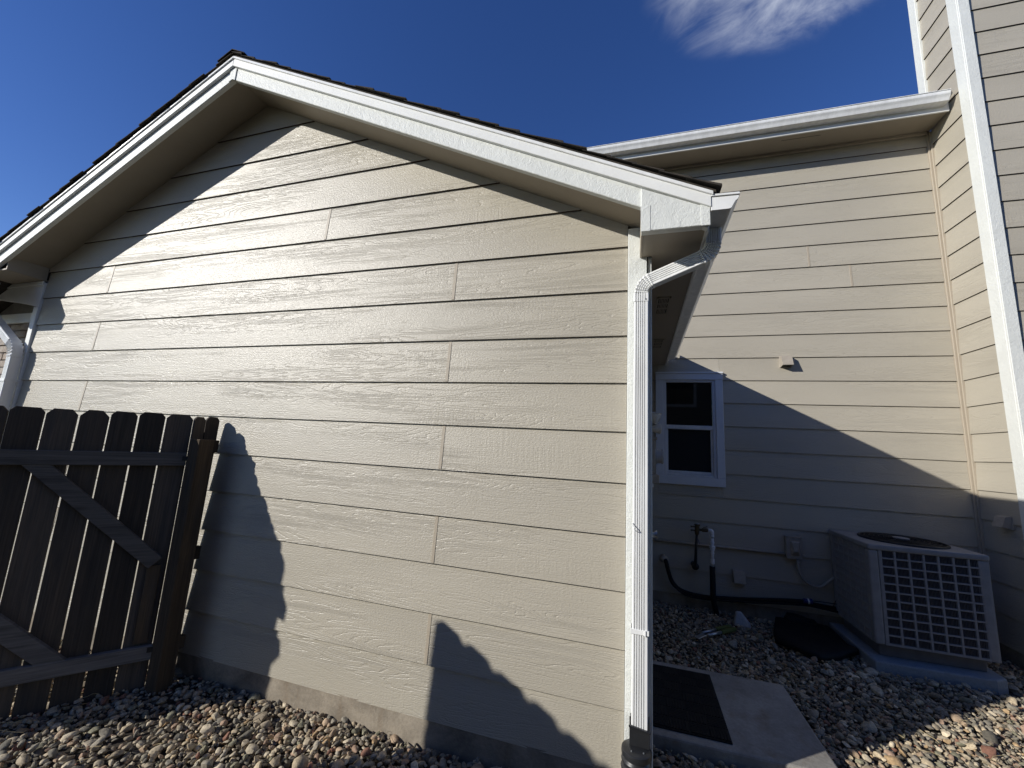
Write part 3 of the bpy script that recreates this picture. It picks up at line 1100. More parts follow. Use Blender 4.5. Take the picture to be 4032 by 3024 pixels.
def gate_bar(name, s0, z0, s1, z1, w, n0=.0006, th=.036, mat='wood_grey'):
    a, b = gp(s0, z0, n0 + th / 2), gp(s1, z1, n0 + th / 2)
    t = (b - a).normalized()
    up = GN.cross(t)
    MB().beam(a, b, w, th, up).build(name, mat, gate, False, .003)


gate_bar('rail', .055, 1.304, 1.488, 1.281, .087)
gate_bar('rail', .035, .09, 1.488, .09, .085)
gate_bar('brace', .115, .635, .775, 1.285, .086, .0007, .032)
gate_bar('brace', .46, .09, 1.46, 1.07, .09, .0007, .032)
gate_bar('stile', .118, .15, .118, .62, .07, .0007, .02, 'wood_new')
for z_ in (1.30, .10):
    hb = MB()
    hb.beam(gp(.075, z_ + .01, .0395), gp(-.0, z_ + .01, .0395), .03, .003, (0, 0, 1))
    hb.beam(gp(.012, z_ - .03, .0395), gp(.012, z_ + .05, .0395), .02, .004, GN.cross(Vector((0, 0, 1))))
    hb.build('hinge', 'bronze_black', gate)

post = thing('fence_post', 'brown square post at the garage wall with two narrow pickets behind it', 'fence', (-2.883, -.155, GZ))
box('post', (-2.930, -.208, -.35), (-2.832, -.104, 1.444), 'wood_new', post, .004)
picket('picket', post, (-2.931, -.192, 0), (0, 1, 0), (1, 0, 0), 0, .076, -.12, 1.600, .018, 'wood', lean=-.002)
picket('picket', post, (-2.931, -.096, 0), (0, 1, 0), (1, 0, 0), 0, .094, -.12, 1.607, .02, 'wood', lean=-.015, tilt=.045)
box('light_stop_strip', (-2.966, -.135, -.1), (-2.9505, -.085, 1.50), 'wood', post, .001)  # added strip behind the picket gap, stops a lit slit on the wall
box('rail', (-2.9305, -.1035, 1.352), (-2.892, -.0225, 1.440), 'wood_new', post, .003)
box('rail', (-2.9305, -.1035, .62), (-2.892, -.0225, .705), 'wood_new', post, .003)
box('rail', (-2.9305, -.1035, .05), (-2.892, -.0225, .13), 'wood_new', post, .003)

fence = thing('fence', 'dog-eared cedar picket fence carrying on past the open gate', 'fence', (-3.05, -2.6, GZ))
for i in range(16):
    picket('picket', fence, (-3.05, -1.545, 0), (0, -1, 0), (1, 0, 0), i * .1433 + .002, .139, -.12, 1.60 + random.uniform(-.006, .006), .027)
for z_ in (1.25, .70, .08):
    box('rail', (-3.049, -3.85, z_), (-3.012, -1.56, z_ + .087), 'wood_grey', fence, .003)
for y_ in (-3.9,):
    box('post', (-3.048, y_, -.4), (-2.96, y_ + .088, 1.44), 'wood_new', fence, .004)

# ------------------------------------------------------------------ concrete stoop, mat
slab = MB()
slab.hexa([(.110, .455, -.32), (1.055, .475, -.32), (1.05, 1.345, -.32), (.110, 1.335, -.32), (.110, .455, -.058), (1.055, .475, -.058), (1.05, 1.345, -.055), (.110, 1.335, -.055)])
so = slab.build('stoop_slab', 'slab', None, False, .012)
so['label'] = 'square concrete stoop slab by the garage side wall with a black mat on it'
so['category'] = 'slab'
mat_ = thing('door_mat', 'black rubber door mat with woven block pattern lying on the concrete slab', 'door mat', (.335, .89, -.055))
MB().hexa([(.116, .518, -.0565), (.552, .522, -.0565), (.560, 1.256, -.0545), (.116, 1.252, -.0535), (.116, .518, -.049), (.552, .522, -.049), (.560, 1.256, -.047), (.116, 1.252, -.047)]).build('mat_base', 'black_rubber', mat_)
nxm, nym = 4, 7
for i in range(nxm):
    for j in range(nym):
        x0, x1 = .122 + .432 * i / nxm, .122 + .432 * (i + 1) / nxm
        y0, y1 = .526 + .722 * j / nym, .526 + .722 * (j + 1) / nym
        mb = MB()
        for q in range(6):
            if (i + j) % 2:
                mb.box((x0 + .004 + (x1 - x0 - .006) * q / 6, y0 + .003, -.0485), (x0 + .004 + (x1 - x0 - .006) * (q + .6) / 6, y1 - .003, -.0425))
            else:
                mb.box((x0 + .003, y0 + .004 + (y1 - y0 - .006) * q / 6, -.0485), (x1 - .003, y0 + .004 + (y1 - y0 - .006) * (q + .6) / 6, -.0425))
        mb.build('mat_block', 'black_rubber', mat_)

# ------------------------------------------------------------------ air conditioner on its pad
pad = MB()
pb = [(1.925, 2.045), (2.70, 2.065), (2.80, 2.12), (2.83, 2.86), (1.925, 2.86)]
pad.prism(lambda z: [(x, y, z) for x, y in pb], -.33, -.05)
po = pad.build('equipment_pad', 'pad', None, False, .012)
po['label'] = 'low blue-grey concrete pad under the air conditioner on the gravel'
po['category'] = 'pad'
AX0, AX1, AY0, AY1, AZ0, AZ1 = 1.975, 2.78, 2.12, 2.84, .055, .855
ac = thing('air_conditioner', 'grey outdoor air conditioner with louvred panels standing on a pad by the house', 'air conditioner', (2.377, 2.48, -.05))
box('base_pan', (AX0 + .05, AY0 + .07, -.049), (AX1 - .05, AY1 - .05, AZ0 - .001), 'louver', ac, .008)
box('coil', (AX0 + .03, AY0 + .03, AZ0), (AX1 - .03, AY1 - .03, AZ1 - .05), 'ac_coil', ac, .01)
lidm = MB()
lidm.box((AX0 - .006, AY0 - .006, AZ1 - .047), (AX1 + .006, AY1 + .006, AZ1))
lidm.build('lid', 'ac_paint', ac, False, .012)
for (x, y) in ((AX0, AY0), (AX1 - .07, AY0), (AX0, AY1 - .07), (AX1 - .07, AY1 - .07)):
    box('corner_panel', (x, y, AZ0 + .001), (x + .07, y + .07, AZ1 - .048), 'ac_paint', ac, .014)
# front face: a grid of 7 x 11 louvred cells
gx0, gx1, gz0, gz1 = AX0 + .0705, AX1 - .0705 + .035, AZ0 + .002, AZ1 - .049
BX, BZ = .016, .0125
fx = [2.071 + i * (2.743 - 2.071 + BX) / 7 for i in range(8)]
fzz = [.074 + i * (.808 - .074 + BZ) / 11 for i in range(12)]
for i in range(8):
    xa_, xb_ = (AX0 + .0705 if i == 0 else fx[i] - BX), (fx[i] if i < 7 else AX1 - .002)
    if i == 7:
        xb_ = AX1 - .0
    MB().box((xa_, AY0 + .002, AZ0 + .001), (xb_, AY0 + .022, AZ1 - .048)).build('grille_bar', 'ac_paint', ac, False, .002)
for j in range(12):
    za_, zb_ = (AZ0 + .0012 if j == 0 else fzz[j] - BZ), (fzz[j] if j < 11 else AZ1 - .0482)
    MB().box((AX0 + .0706, AY0 + .0028, za_), (AX1 - .001, AY0 + .0212, zb_)).build('grille_bar', 'ac_paint', ac, False, .001)
cell_w, cell_h = fx[1] - fx[0] - BX, fzz[1] - fzz[0] - BZ
cm = MB()
for q in range(9):
    xx = -cell_w / 2 + cell_w * (q + .5) / 9
    cm.hexa([(xx - .0012, -.006, -cell_h / 2), (xx + .0012, -.006, -cell_h / 2), (xx + .0042, .006, -cell_h / 2), (xx + .0018, .006, -cell_h / 2),
             (xx - .0012, -.006, cell_h / 2), (xx + .0012, -.006, cell_h / 2), (xx + .0042, .006, cell_h / 2), (xx + .0018, .006, cell_h / 2)])
proto = cm.build('louver', 'louver', ac)
first = True
acl = world_loc(ac)
for i in range(7):
    for j in range(11):
        o = proto if first else proto.copy()
        if not first:
            COL.objects.link(o)
        first = False
        o.parent = ac
        o.location = Vector((fx[i] + cell_w / 2, AY0 + .014, fzz[j] + cell_h / 2)) - acl
# left face: same cells, seen almost edge on
ly = [AY0 + .085 + i * .094 for i in range(7)]
for i in range(7):
    MB().box((AX0 + .002, (AY0 + .0705 if i == 0 else ly[i] - .02), AZ0 + .001), (AX0 + .022, (ly[i] if i < 6 else AY1 - .0705), AZ1 - .048)).build('grille_bar', 'ac_paint', ac, False, .002)
for j in range(12):
    za_, zb_ = (AZ0 + .0012 if j == 0 else fzz[j] - BZ), (fzz[j] if j < 11 else AZ1 - .0482)
    MB().box((AX0 + .0028, AY0 + .0706, za_), (AX0 + .0212, AY1 - .0706, zb_)).build('grille_bar', 'ac_paint', ac, False, .001)
side_mesh = proto.data.copy()
side_mesh.materials[0] = MT['ac_paint']
for i in range(6):
    for j in range(11):
        o = proto.copy()
        o.data = side_mesh
        COL.objects.link(o)
        o.parent = ac
        o.rotation_euler = (0, 0, -math.pi / 2)
        o.scale = ((.094 - .02) / cell_w, 1, 1)
        o.location = Vector((AX0 + .014, ly[i] + (.094 - .02) / 2, fzz[j] + cell_h / 2)) - acl
MB().box((AX0 + .013, AY0 + .071, AZ0 + .002), (AX0 + .0285, AY1 - .071, AZ1 - .05)).build('side_panel', 'ac_paint', ac)
# fan guard on top
fcx, fcy = (AX0 + AX1) / 2 + .02, (AY0 + AY1) / 2
MB().tube([(fcx + .30 * math.cos(a_), fcy + .30 * math.sin(a_), AZ1 + .007) for a_ in [2 * math.pi * k / 48 for k in range(49)]], .011, 8).build('fan_ring', 'ac_fan', ac, True)
MB().loft([[(fcx + r_ * math.cos(a_), fcy + r_ * math.sin(a_), z_) for a_ in [2 * math.pi * k / 40 for k in range(40)]] for r_, z_ in ((.292, AZ1 + .0005), (.292, AZ1 + .002))]).build('fan_opening', 'black_rubber', ac)
gm = MB()
for r_ in (.05, .085, .12, .155, .19, .225, .26):
    gm.tube([(fcx + r_ * math.cos(a_), fcy + r_ * math.sin(a_), AZ1 + .014 + .012 * (1 - r_ / .3)) for a_ in [2 * math.pi * k / 36 for k in range(37)]], .0024, 5)
for k in range(8):
    a_ = math.pi * k / 4
    gm.tube([(fcx + .03 * math.cos(a_), fcy + .03 * math.sin(a_), AZ1 + .026), (fcx + .298 * math.cos(a_), fcy + .298 * math.sin(a_), AZ1 + .012)], .003, 5)
gm.build('fan_guard', 'ac_fan', ac, True)
MB().loft([[(fcx + r_ * math.cos(a_), fcy + r_ * math.sin(a_), z_) for a_ in [2 * math.pi * k / 24 for k in range(24)]] for r_, z_ in ((.06, AZ1 + .015), (.06, AZ1 + .028), (.05, AZ1 + .031))]).build('fan_hub', 'ac_paint', ac, 'auto')


# ------------------------------------------------------------------ things on the house wall
def vent_hood(label, c, face, w, h, d, mat='tan_plastic'):
    """sloping hood; face 0 looks to -y, face 1 looks to -x"""
    t = thing('vent_hood', label, 'vent', c, 'small vent hoods on the siding')

    def tr(u, o_, z):
        return (c[0] + u, c[1] - o_, c[2] + z) if face == 0 else (c[0] - o_, c[1] - u, c[2] + z)
    hw = w / 2
    MB().hexa([tr(-hw - .006, 0, -h / 2 - .004), tr(hw + .006, 0, -h / 2 - .004), tr(hw + .006, -.03, -h / 2 - .004), tr(-hw - .006, -.03, -h / 2 - .004),
               tr(-hw - .006, 0, h / 2 + .004), tr(hw + .006, 0, h / 2 + .004), tr(hw + .006, -.03, h / 2 + .004), tr(-hw - .006, -.03, h / 2 + .004)]).build('back_plate', mat, t, False, .002)
    mb = MB()
    P_ = [tr(-hw, .001, -h / 2), tr(hw, .001, -h / 2), tr(hw, d, -h / 2 + .012), tr(-hw, d, -h / 2 + .012),
          tr(-hw, .001, h / 2), tr(hw, .001, h / 2), tr(hw, d * .55, h / 2 - .01), tr(-hw, d * .55, h / 2 - .01)]
    mb.add(P_, [(4, 5, 6, 7), (7, 6, 2, 3), (0, 4, 7, 3), (1, 2, 6, 5)])
    o = mb.build('hood', mat, t)
    s = o.modifiers.new('solid', 'SOLIDIFY'); s.thickness = .003; s.offset = -1
    MB().hexa([tr(-hw + .008, .002, -h / 2 + .004), tr(hw - .008, .002, -h / 2 + .004), tr(hw - .008, d * .5, -h / 2 + .02), tr(-hw + .008, d * .5, -h / 2 + .02),
               tr(-hw + .008, .002, -h / 2 + .03), tr(hw - .008, .002, -h / 2 + .03), tr(hw - .008, d * .5, -h / 2 + .035), tr(-hw + .008, d * .5, -h / 2 + .035)]).build('flap', 'black_plastic', t)
    return t


vent_hood('small beige vent hood on sunlit siding right of the window', (1.685, Y2 - .004, 2.648), 0, .105, .13, .085)
vent_hood('small beige vent hood low on the wall right of the white pipe', (1.128, Y2 - .004, .268), 0, .112, .135, .07)
vent_hood('small beige vent hood on the chimney side above the air conditioner', (X3 - .004, 2.575, 1.09), 1, .11, .11, .07)

dbx = thing('disconnect_box', 'beige electrical disconnect box with domed cover left of the air conditioner', 'electrical box', (1.65, Y2, .626))
yb0 = Y2 - .002
box('box_body', (1.580, yb0 - .05, .517), (1.722, yb0, .736), 'tan_plastic', dbx, .004)
MB().hexa([(1.617, yb0 - .0505, .552), (1.703, yb0 - .0505, .552), (1.703, yb0 - .0505, .70), (1.617, yb0 - .0505, .70), (1.64, yb0 - .082, .60), (1.68, yb0 - .082, .60), (1.69, yb0 - .072, .69), (1.63, yb0 - .072, .69)]).build('box_cover', 'tan_plastic', dbx, False, .004)
box('box_lid', (1.575, yb0 - .054, .737), (1.727, yb0, .745), 'tan_plastic', dbx, .002)
MB().tube([(.11, Y2 - .015, .551), (.7, Y2 - .015, .553), (1.579, Y2 - .018, .558)], .0125, 10).build('conduit', 'tan_plastic', dbx, True)
wp = smooth_path([(1.683, Y2 - .035, .516), (1.683, Y2 - .045, .40), (1.74, Y2 - .06, .295), (1.86, Y2 - .07, .27), (1.93, Y2 - .075, .345), (2.0, Y2 - .075, .405)], .08, 6)
MB().tube(wp, .0135, 10).build('whip', 'tan_plastic', dbx, True)

bf = thing('backflow_preventer', 'brass sprinkler valve on a black riser with white plastic pipe going down', 'valve', (.78, 2.74, GZ))
Yv = 2.75
MB().tube([(.682, Yv + .12, .335), (.682, Yv + .02, .335), (.684, Yv, .36), (.692, Yv, .55), (.702, Yv, .67)], [.022, .022, .017, .014, .014], 10).build('riser', 'bronze_black', bf, True)
MB().tube([(.6815, Yv - .01, .345), (.6815, Yv + .1, .345)], [.038, .033], 14).build('wall_flange', 'bronze_black', bf, True)
MB().tube([(.702, Yv, .67), (.703, Yv, .685), (.704, Yv, .70), (.708, Yv, .772), (.709, Yv, .774), (.709, Yv, .79)], [.014, .022, .024, .024, .030, .030], 14).build('valve_body', 'brass', bf, 'auto')
MB().tube([(.709, Yv, .7905), (.709, Yv, .797)], [.028, .02], 14).build('valve_bonnet', 'steel', bf, 'auto')
for zz in (.757, .718):
    MB().tube([(.69, Yv, zz), (.652, Yv - .005, zz + .002), (.640, Yv - .005, zz)], [.008, .008, .011], 8).build('test_cock', 'brass', bf, True)
MB().tube([(.72, Yv, .731), (.755, Yv, .731), (.757, Yv, .731), (.80, Yv, .733), (.822, Yv, .733)], [.014, .014, .021, .021, .014], 12).build('shutoff_valve', 'brass', bf, 'auto')
MB().beam((.765, Yv - .02, .762), (.808, Yv - .025, .775), .007, .016).build('handle', 'bronze_black', bf, False, .002)
MB().beam((.713, Yv - .02, .63), (.724, Yv - .02, .585), .012, .005, (0, 1, 0)).build('handle', 'blue', bf, False, .001)
MB().tube(smooth_path([(.815, Yv, .733), (.857, Yv, .733), (.855, Yv, .66)], .03, 6), .0205, 12).build('elbow', 'pvc', bf, True)
MB().tube([(.8555, Yv, .69), (.853, Yv, .345)], .0165, 12).build('pipe', 'pvc', bf, True)
for za, zb, r_ in ((.69, .672, .0225), (.62, .60, .0215), (.575, .553, .030), (.552, .53, .0235), (.505, .50, .0215), (.44, .395, .021)):
    MB().tube([(.8545, Yv, za), (.8545, Yv, zb)], r_, 14).build('coupling', 'pvc', bf, 'auto')
MB().tube([(.851, Yv, .365), (.851, Yv, .05), (.862, Yv + .005, -.02), (.895, Yv + .02, -.15)], [.0285, .0285, .028, .026], 12).build('drain_sleeve', 'black_foam', bf, True)

ls = thing('line_set', 'black insulated refrigerant lines sagging along the wall foot to the air conditioner', 'pipe', (1.2, 2.82, GZ + .1))
lp = [(.372, Y2 - .005, .355), (.388, 2.82, .345), (.408, 2.82, .253), (.445, 2.82, .132), (.515, 2.82, .065), (.632, 2.82, .031), (.816, 2.825, .022), (1.171, 2.825, .055), (1.511, 2.825, .093), (1.724, 2.82, .108), (2.005, 2.81, .09)]
MB().tube(smooth_path(lp, .06, 4), .0225, 12).build('insulated_line', 'black_foam', ls, True)
lq = [(x, y - .036, z - .012 * (i > 3) + .004 * math.sin(i * 2.3)) for i, (x, y, z) in enumerate(lp)][1:]
MB().tube(smooth_path(lq, .06, 4), .0105, 10).build('insulated_line', 'black_foam', ls, True)
lr = [(1.1, 2.79, .075), (1.4, 2.788, .115), (1.62, 2.78, .142), (1.85, 2.78, .15), (1.99, 2.79, .145)]
MB().tube(smooth_path(lr, .06, 4), .0045, 6).build('control_wire', 'bronze_black', ls, True)
MB().tube([(1.945, 2.80, .10), (1.97, 2.79, .17), (2.0, 2.79, .215)], .003, 6).build('control_wire', 'bronze_black', ls, True)
MB().tube([(1.69, 2.778, .135), (1.765, 2.776, .142)], .026, 14).build('tape_wrap', 'blue', ls, 'auto')
MB().tube([(1.722, 2.777, .138), (1.738, 2.777, .139)], .0265, 14).build('tape_label', 'label_white', ls, 'auto')
MB().tube([(.36, Y2 - .0, .36), (.385, 2.835, .352)], [.045, .035], 12).build('wall_seal', 'tan_plastic', ls, True)

# ------------------------------------------------------------------ things on the garage side wall
YM = 1.5
em = thing('electric_meter', 'tan electric meter box with a round glass meter on the garage side wall', 'electric meter', (.1, YM, 1.5))
box('enclosure', (.1015, YM, 1.352), (.205, YM + .26, 1.655), 'tan_plastic', em, .005)
box('enclosure_lip', (.1015, YM - .012, 1.645), (.222, YM + .275, 1.668), 'tan_plastic', em, .003)
MB().tube([(.2055, YM + .1, 1.5), (.222, YM + .1, 1.5), (.224, YM + .1, 1.5), (.262, YM + .1, 1.5)], [.068, .068, .061, .058], 24).build('meter_body', 'grey_plastic', em, 'auto')
MB().tube([(.2622, YM + .1, 1.5), (.276, YM + .1, 1.5), (.279, YM + .1, 1.5)], [.064, .064, .055], 24).build('meter_glass', 'lens', em, 'auto')
box('gutter_box', (.1015, YM - .01, 1.268), (.238, YM + .24, 1.34), 'tan_plastic', em, .006)
MB().tube([(.15, YM + .02, 1.267), (.15, YM + .02, .55)], .021, 12).build('conduit', 'tan_plastic', em, True)
box('hub', (.125, YM - .005, 1.235), (.19, YM + .05, 1.266), 'pale_plastic', em, .004)

fl = thing('flood_light', 'pale twin-head flood light on the garage side wall near the window', 'light fixture', (.1, YM, 1.8))
MB().tube([(.1015, YM + .03, 1.80), (.128, YM + .03, 1.80)], [.052, .048], 20).build('back_plate', 'pale_plastic', fl, 'auto')


def lamp_head(c, t, r0, r1, L):
    c, t = Vector(c), Vector(t).normalized()
    MB().tube([c, c + t * .012, c + t * (L * .55), c + t * L, c + t * (L + .003)], [r0 * .6, r0, (r0 + r1) / 2, r1, r1 * .96], 16).build('lamp_head', 'pale_plastic', fl, 'auto')
    MB().tube([c + t * (L + .0035), c + t * (L + .006)], [r1 * .88, r1 * .8], 16).build('lamp_lens', 'lens', fl, 'auto')


lamp_head((.165, YM + .015, 1.862), (.62, -.25, -.33), .040, .053, .075)
lamp_head((.175, YM + .05, 1.745), (.8, .2, -.02), .026, .045, .075)
box('lamp_shade', (.180, YM - .04, 1.872), (.262, YM + .06, 1.878), 'pale_plastic', fl, .002)
for z_ in (1.84, 1.76):
    MB().tube([(.12, YM + .03, 1.80), (.15, YM + .03, z_), (.18, YM + .03, z_ + (.0 if z_ > 1.8 else -.01))], [.014, .012, .014], 10).build('lamp_arm', 'pale_plastic', fl, True)

# ------------------------------------------------------------------ things lying on the gravel
tp = MB()
out_ = [(1.43, 2.78), (1.36, 2.6), (1.30, 2.40), (1.265, 2.22), (1.33, 2.12), (1.42, 2.05), (1.53, 1.99), (1.58, 2.03), (1.70, 2.10), (1.83, 2.18), (1.905, 2.24), (1.905, 2.40), (1.9, 2.6), (1.895, 2.80), (1.7, 2.83)]
cc = (1.6, 2.42)


def bump_z(x, y):
    return -.085 + .012 * math.sin(x * 13 + y * 7) + .01 * math.sin(y * 19 - x * 5)


rings_ = []
for f, dz in ((1.0, -.02), (.985, .018), (.9, .03), (.7, .038), (.45, .045), (.2, .05)):
    rings_.append([(cc[0] + (x - cc[0]) * f, cc[1] + (y - cc[1]) * f, bump_z(cc[0] + (x - cc[0]) * f, cc[1] + (y - cc[1]) * f) + dz) for x, y in out_])
tp.loft(rings_)
tarp = thing('plastic_sheet', 'black plastic sheet lying in a heap on the gravel left of the air conditioner', 'plastic sheet', (1.6, 2.42, GZ))
tp.build('sheet', 'tarp', tarp, True)
hp = MB()
rings_ = []
for i in range(7):
    a_ = i / 6
    w_ = math.sqrt(max(0, 1 - (2 * a_ - 1) ** 2)) ** .6
    xx = 1.47 + .34 * a_
    h_ = .02 + (.115 - .05 * a_) * w_
    rings_.append([(xx, 2.73 + .075 * math.cos(t_) * (.35 + .65 * w_), -.10 + h_ * max(0, math.sin(t_)) + .01 * math.sin(5 * t_ + i)) for t_ in [math.pi * k / 9 for k in range(10)]])
hp.loft(rings_)
hp.build('folded_hump', 'tarp', tarp, True)

sb_ = MB()
sb_.hexa([(1.000, 2.545, -.125), (1.150, 2.515, -.12), (1.175, 2.65, -.12), (1.015, 2.66, -.125), (1.030, 2.585, -.005), (1.075, 2.575, -.002), (1.085, 2.625, -.004), (1.035, 2.63, -.006)])
so2 = sb_.build('concrete_lump', 'stone_grey', None, False, .012)
so2['label'] = 'pale grey wedge-shaped concrete lump on the gravel below the lower vent hood'
so2['category'] = 'concrete lump'

lo = thing('loppers', 'garden loppers with two green grips and steel handles lying on the gravel', 'garden tool', (.8, 2.22, -.095))
for p, q in (((.645, 2.125, -.088), (.935, 2.40, -.088)), ((.685, 2.085, -.087), (.97, 2.355, -.087))):
    p, q = Vector(p), Vector(q)
    MB().tube([p, p + (q - p) * .52], .013, 10).build('handle_tube', 'steel', lo, True)
    MB().tube([p + (q - p) * .47, p + (q - p) * .5, q - (q - p) * .03, q], [.017, .0205, .0205, .014], 10).build('grip', 'green_grip', lo, True)
MB().beam((.66, 2.10, -.088), (.58, 2.02, -.10), .05, .007, (.7, -.7, 0)).build('blade', 'steel', lo, False, .002)

# ------------------------------------------------------------------ the neighbouring house across the side yard (seen in the window glass)
nb = thing('neighbour_house', 'taupe neighbouring house across the side yard mirrored in the dark window', 'house', (3.5, -8.5, GZ))
NY = -5.6
MB().box((-3.0, -12, -.3), (10.0, NY - .02, 5.3)).build('wall', 'neighbour_wall', nb)
for k in range(20):
    MB().add([(-3.0, NY, k * E_), (10, NY, k * E_), (10, NY - .012, (k + 1) * E_ + .01), (-3.0, NY - .012, (k + 1) * E_ + .01),
              (-3.0, NY - .011, k * E_), (10, NY - .011, k * E_), (10, NY - .019, (k + 1) * E_ + .01), (-3.0, NY - .019, (k + 1) * E_ + .01)],
             [(0, 1, 2, 3), (7, 6, 5, 4), (0, 4, 5, 1), (2, 6, 7, 3), (0, 3, 7, 4), (1, 5, 6, 2)]).build('siding_plank', 'neighbour_wall', nb)
MB().hexa([(-3.4, NY + .4, 5.25), (10.4, NY + .4, 5.25), (10.4, -8.8, 7.0), (-3.4, -8.8, 7.0), (-3.4, NY + .4, 5.42), (10.4, NY + .4, 5.42), (10.4, -8.8, 7.17), (-3.4, -8.8, 7.17)]).build('roof', 'shingle', nb)
MB().hexa([(-3.4, -8.801, 7.0), (10.4, -8.801, 7.0), (10.4, -12.4, 5.25), (-3.4, -12.4, 5.25), (-3.4, -8.801, 7.17), (10.4, -8.801, 7.17), (10.4, -12.4, 5.42), (-3.4, -12.4, 5.42)]).build('roof', 'shingle', nb)
for x_, z_, w_, h_ in ((1.0, 3.2, .9, 1.2), (5.2, 3.2, 1.2, 1.2)):
    wf = box('window', (x_ - .08, NY - .005, z_ - .08), (x_ + w_ + .08, NY + .03, z_ + h_ + .08), 'vinyl_trim', nb, .003)
    box('pane', (x_, NY + .0305, z_), (x_ + w_, NY + .034, z_ + h_), 'glass', wf, 0)

# ------------------------------------------------------------------ river gravel


def stone_shape(seed, sub):
    r = random.Random(seed)
    bm = bmesh.new()
    bmesh.ops.create_icosphere(bm, subdivisions=sub, radius=1.0)
    planes = []
    for _ in range(13):
        n = Vector((r.gauss(0, 1), r.gauss(0, 1), r.gauss(0, .8))).normalized()
        planes.append((n, r.uniform(.52, .88)))
    off = [r.uniform(0, 6.28) for _ in range(6)]
    for v_ in bm.verts:
        p = v_.co.copy()
        for n, d in planes:
            e = p.dot(n) - d
            if e > 0:
                p -= n * e * .93
        k = 1 + .06 * math.sin(3 * p.x + off[0]) + .06 * math.sin(3 * p.y + off[1]) + .05 * math.sin(4 * p.z + off[2])
        v_.co = Vector((p.x * k, p.y * k * r_asp[seed % len(r_asp)][0], p.z * k * r_asp[seed % len(r_asp)][1]))
    V = np.array([v_.co[:] for v_ in bm.verts])
    F = np.array([[v_.index for v_ in f.verts] for f in bm.faces])
    bm.free()
    V /= np.abs(V[:, 0]).max()
    return V, F


r_asp = [(.8, .55), (.7, .5), (.62, .42), (.85, .62), (.75, .38), (.66, .55), (.9, .5), (.55, .45)]
SH2 = [stone_shape(s, 2) for s in range(16)]
SH1 = [stone_shape(s, 1) for s in range(16)]
PALETTE = np.array([(.285, .245, .18), (.35, .29, .195), (.22, .185, .135), (.31, .225, .15), (.26, .17, .12), (.155, .145, .115), (.195, .185, .155),
                    (.105, .10, .085), (.38, .335, .25), (.48, .42, .31), (.20, .085, .055), (.33, .22, .105), (.18, .18, .125), (.255, .235, .195)])
PALETTE = PALETTE * np.array([1.42, 1.34, 1.22])
PALETTE = PALETTE * .72 + PALETTE.mean(1, keepdims=True) * np.array([1.10, 1.0, .85]) * .28
PW = np.array([.15, .11, .11, .08, .06, .10, .10, .07, .08, .05, .025, .03, .065, .09])
PW /= PW.sum()


def project(p):
    d = Vector(p) - CAM
    w = d.dot(FWD)
    if w < .05:
        return None
    return (.5 + d.dot(RIGHT) / w * 14.0026 / 36, .5 - d.dot(UP) / w * 14.0026 / 27, w)


def keep(x, y):
    """where gravel can lie: off the buildings, slabs and pads; a bit wider than the view"""
    if y > -.004 and x < .092:
        return False
    if y > Y2 - .004 or x > 4.9:
        return False
    if x > X3 - .02 and y > YC:
        return False
    if .085 < x < 1.062 and .448 < y < 1.352:
        return False
    if 1.915 < x < 2.84 and 2.035 < y:
        return False
    if (x - .03) ** 2 + (y + .1) ** 2 < .06 ** 2:
        return False
    q = project((x, y, GZ))
    if q is None:
        return False
    return -.25 < q[0] < 1.38 and q[1] < 1.42


def gz(x, y):
    return GZ + .012 * math.sin(x * 2.1 + 1) * math.sin(y * 2.7) + .006 * math.sin(x * 7 + y * 5)


cells = {}
stones = []


def try_place(x, y, r, f):
    i, j = int(math.floor(x / .06)), int(math.floor(y / .06))
    for a in range(i - 1, i + 2):
        for b in range(j - 1, j + 2):
            for (px, py, pr) in cells.get((a, b), ()):
                if (px - x) ** 2 + (py - y) ** 2 < (f * (pr + r)) ** 2:
                    return False
    cells.setdefault((i, j), []).append((x, y, r))
    return True


rg = random.Random(3)
for (x0, x1, y0, y1) in ((-4.6, .1, -1.75, .0), (.0, 4.9, -1.0, 2.89)):
    area = (x1 - x0) * (y1 - y0)
    for layer, (dens, zoff, f) in enumerate(((3600, -.012, .74), (2100, .009, .98))):
        cells.clear()
        for _ in range(int(area * dens)):
            x, y = rg.uniform(x0, x1), rg.uniform(y0, y1)
            if not keep(x, y):
                continue
            s = min(max(rg.lognormvariate(math.log(.0182), .44), .0070), .046)
            if not try_place(x, y, s * .8, f):
                continue
            stones.append((x, y, gz(x, y) + zoff + rg.uniform(-.004, .004), s))
sz = []
for (x, y, z, s) in stones:
    q = project((x, y, z))
    sz.append(s / q[2] * (1.0 if q[0] > 0 and q[0] < 1 and q[1] < 1.0 else .0))
order = np.argsort(-np.array(sz))
top = set(order[:300].tolist())
VV, FF, CC = [], [], []
nv = 0
pmesh = []
for s_, (V, F) in enumerate(SH2):
    me = bpy.data.meshes.new('pebble')
    me.from_pydata(V.tolist(), [], F.tolist())
    me.shade_smooth()
    me.set_sharp_from_angle(angle=math.radians(37))
    me.materials.append(MT['pebble'])
    pmesh.append(me)
gl = world_loc(ground)
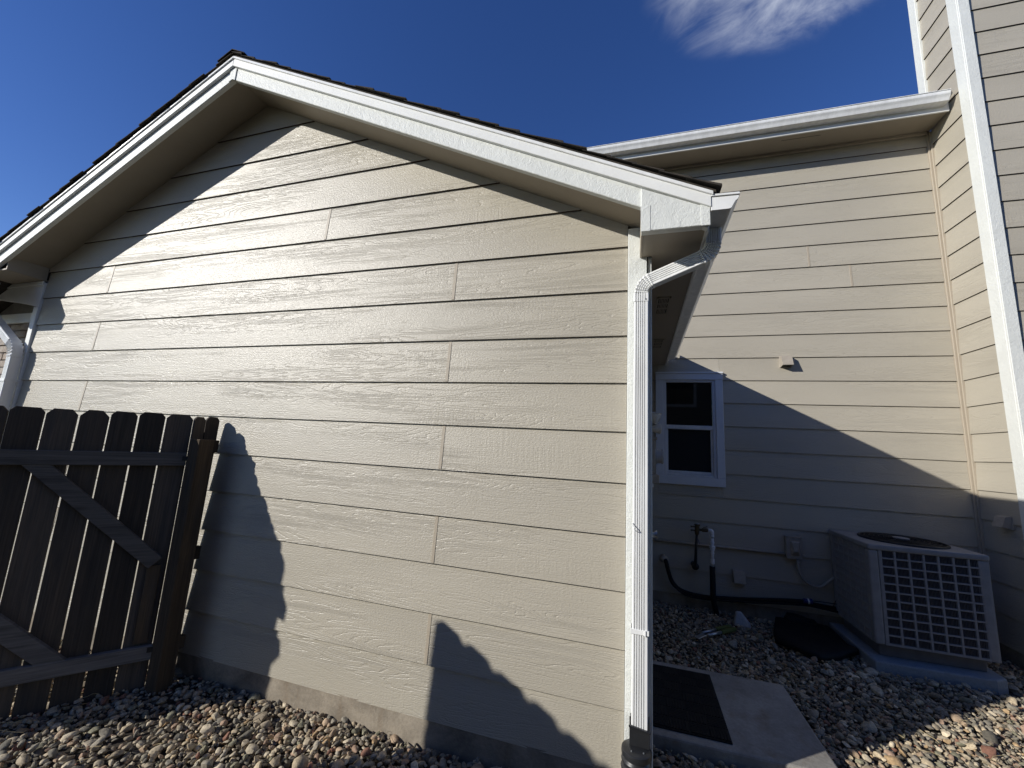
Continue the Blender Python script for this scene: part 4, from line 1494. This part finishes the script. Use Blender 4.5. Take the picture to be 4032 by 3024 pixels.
for i, (x, y, z, s) in enumerate(stones):
    kind = rg.randrange(16)
    rot = Matrix.Rotation(rg.uniform(0, 6.283), 3, 'Z') @ Matrix.Rotation(rg.gauss(0, .38), 3, 'X') @ Matrix.Rotation(rg.gauss(0, .38), 3, 'Y')
    col = PALETTE[rng.choice(len(PALETTE), p=PW)] * rg.uniform(.8, 1.12)
    if i in top:
        o = bpy.data.objects.new('pebble', pmesh[kind])
        COL.objects.link(o)
        o.parent = ground
        o.location = Vector((x, y, z)) - gl
        o.rotation_euler = rot.to_euler()
        o.scale = (s, s, s)
        o.color = (*col, 1)
        continue
    q = project((x, y, z))
    V, F = (SH2 if q[2] < 2.6 and -.05 < q[0] < 1.05 and q[1] < 1.05 else SH1)[kind]
    R3 = np.array(rot)
    VV.append((V * s) @ R3.T + np.array((x, y, z)))
    FF.append(F + nv)
    CC.append(np.repeat(col[None, :], len(V), 0))
    nv += len(V)
VV, FF, CC = np.concatenate(VV), np.concatenate(FF), np.concatenate(CC)
me = bpy.data.meshes.new('gravel')
me.vertices.add(len(VV))
me.vertices.foreach_set('co', (VV - np.array(gl)).astype(np.float32).ravel())
me.loops.add(FF.size)
me.loops.foreach_set('vertex_index', FF.astype(np.int32).ravel())
me.polygons.add(len(FF))
me.polygons.foreach_set('loop_start', np.arange(0, FF.size, 3, dtype=np.int32))
me.update(calc_edges=True)
at = me.color_attributes.new('stone', 'FLOAT_COLOR', 'POINT')
at.data.foreach_set('color', np.concatenate([CC, np.ones((len(CC), 1))], 1).astype(np.float32).ravel())
me.shade_smooth()
me.set_sharp_from_angle(angle=math.radians(37))
me.materials.append(MT['gravel'])
gr = bpy.data.objects.new('gravel', me)
COL.objects.link(gr)
gr.parent = ground
gr['kind'] = 'stuff'
# dark bedding under the stones
bed = MB().add([(-4.8, -1.9, GZ - .022), (5.0, -1.9, GZ - .022), (5.0, 2.95, GZ - .022), (-4.8, 2.95, GZ - .022)], [(0, 1, 2, 3)]).build('bedding_soil', 'soil', ground)
# dry stems and twigs blown among the stones
tw = MB()
for i in range(120):
    left = i % 3 == 0
    x, y = (rg.uniform(-3.6, -.6), rg.uniform(-1.0, -.03)) if left else (rg.uniform(.15, 3.0), rg.uniform(.0, 2.7))
    if not keep(x, y):
        continue
    a_, L = rg.uniform(0, 6.28), rg.uniform(.04, .16)
    z_ = gz(x, y) + .026
    p = [(x + math.cos(a_) * L * t + .01 * math.sin(t * 5 + i), y + math.sin(a_) * L * t, z_ + .008 * math.sin(t * 3 + i) + t * rg.uniform(-.004, .012)) for t in (0, .33, .66, 1)]
    tw.tube(p, rg.uniform(.0008, .0017), 5)
o = tw.build('dry_stems', 'straw', ground)
o['kind'] = 'stuff'
print('stones', len(stones), 'verts', nv)
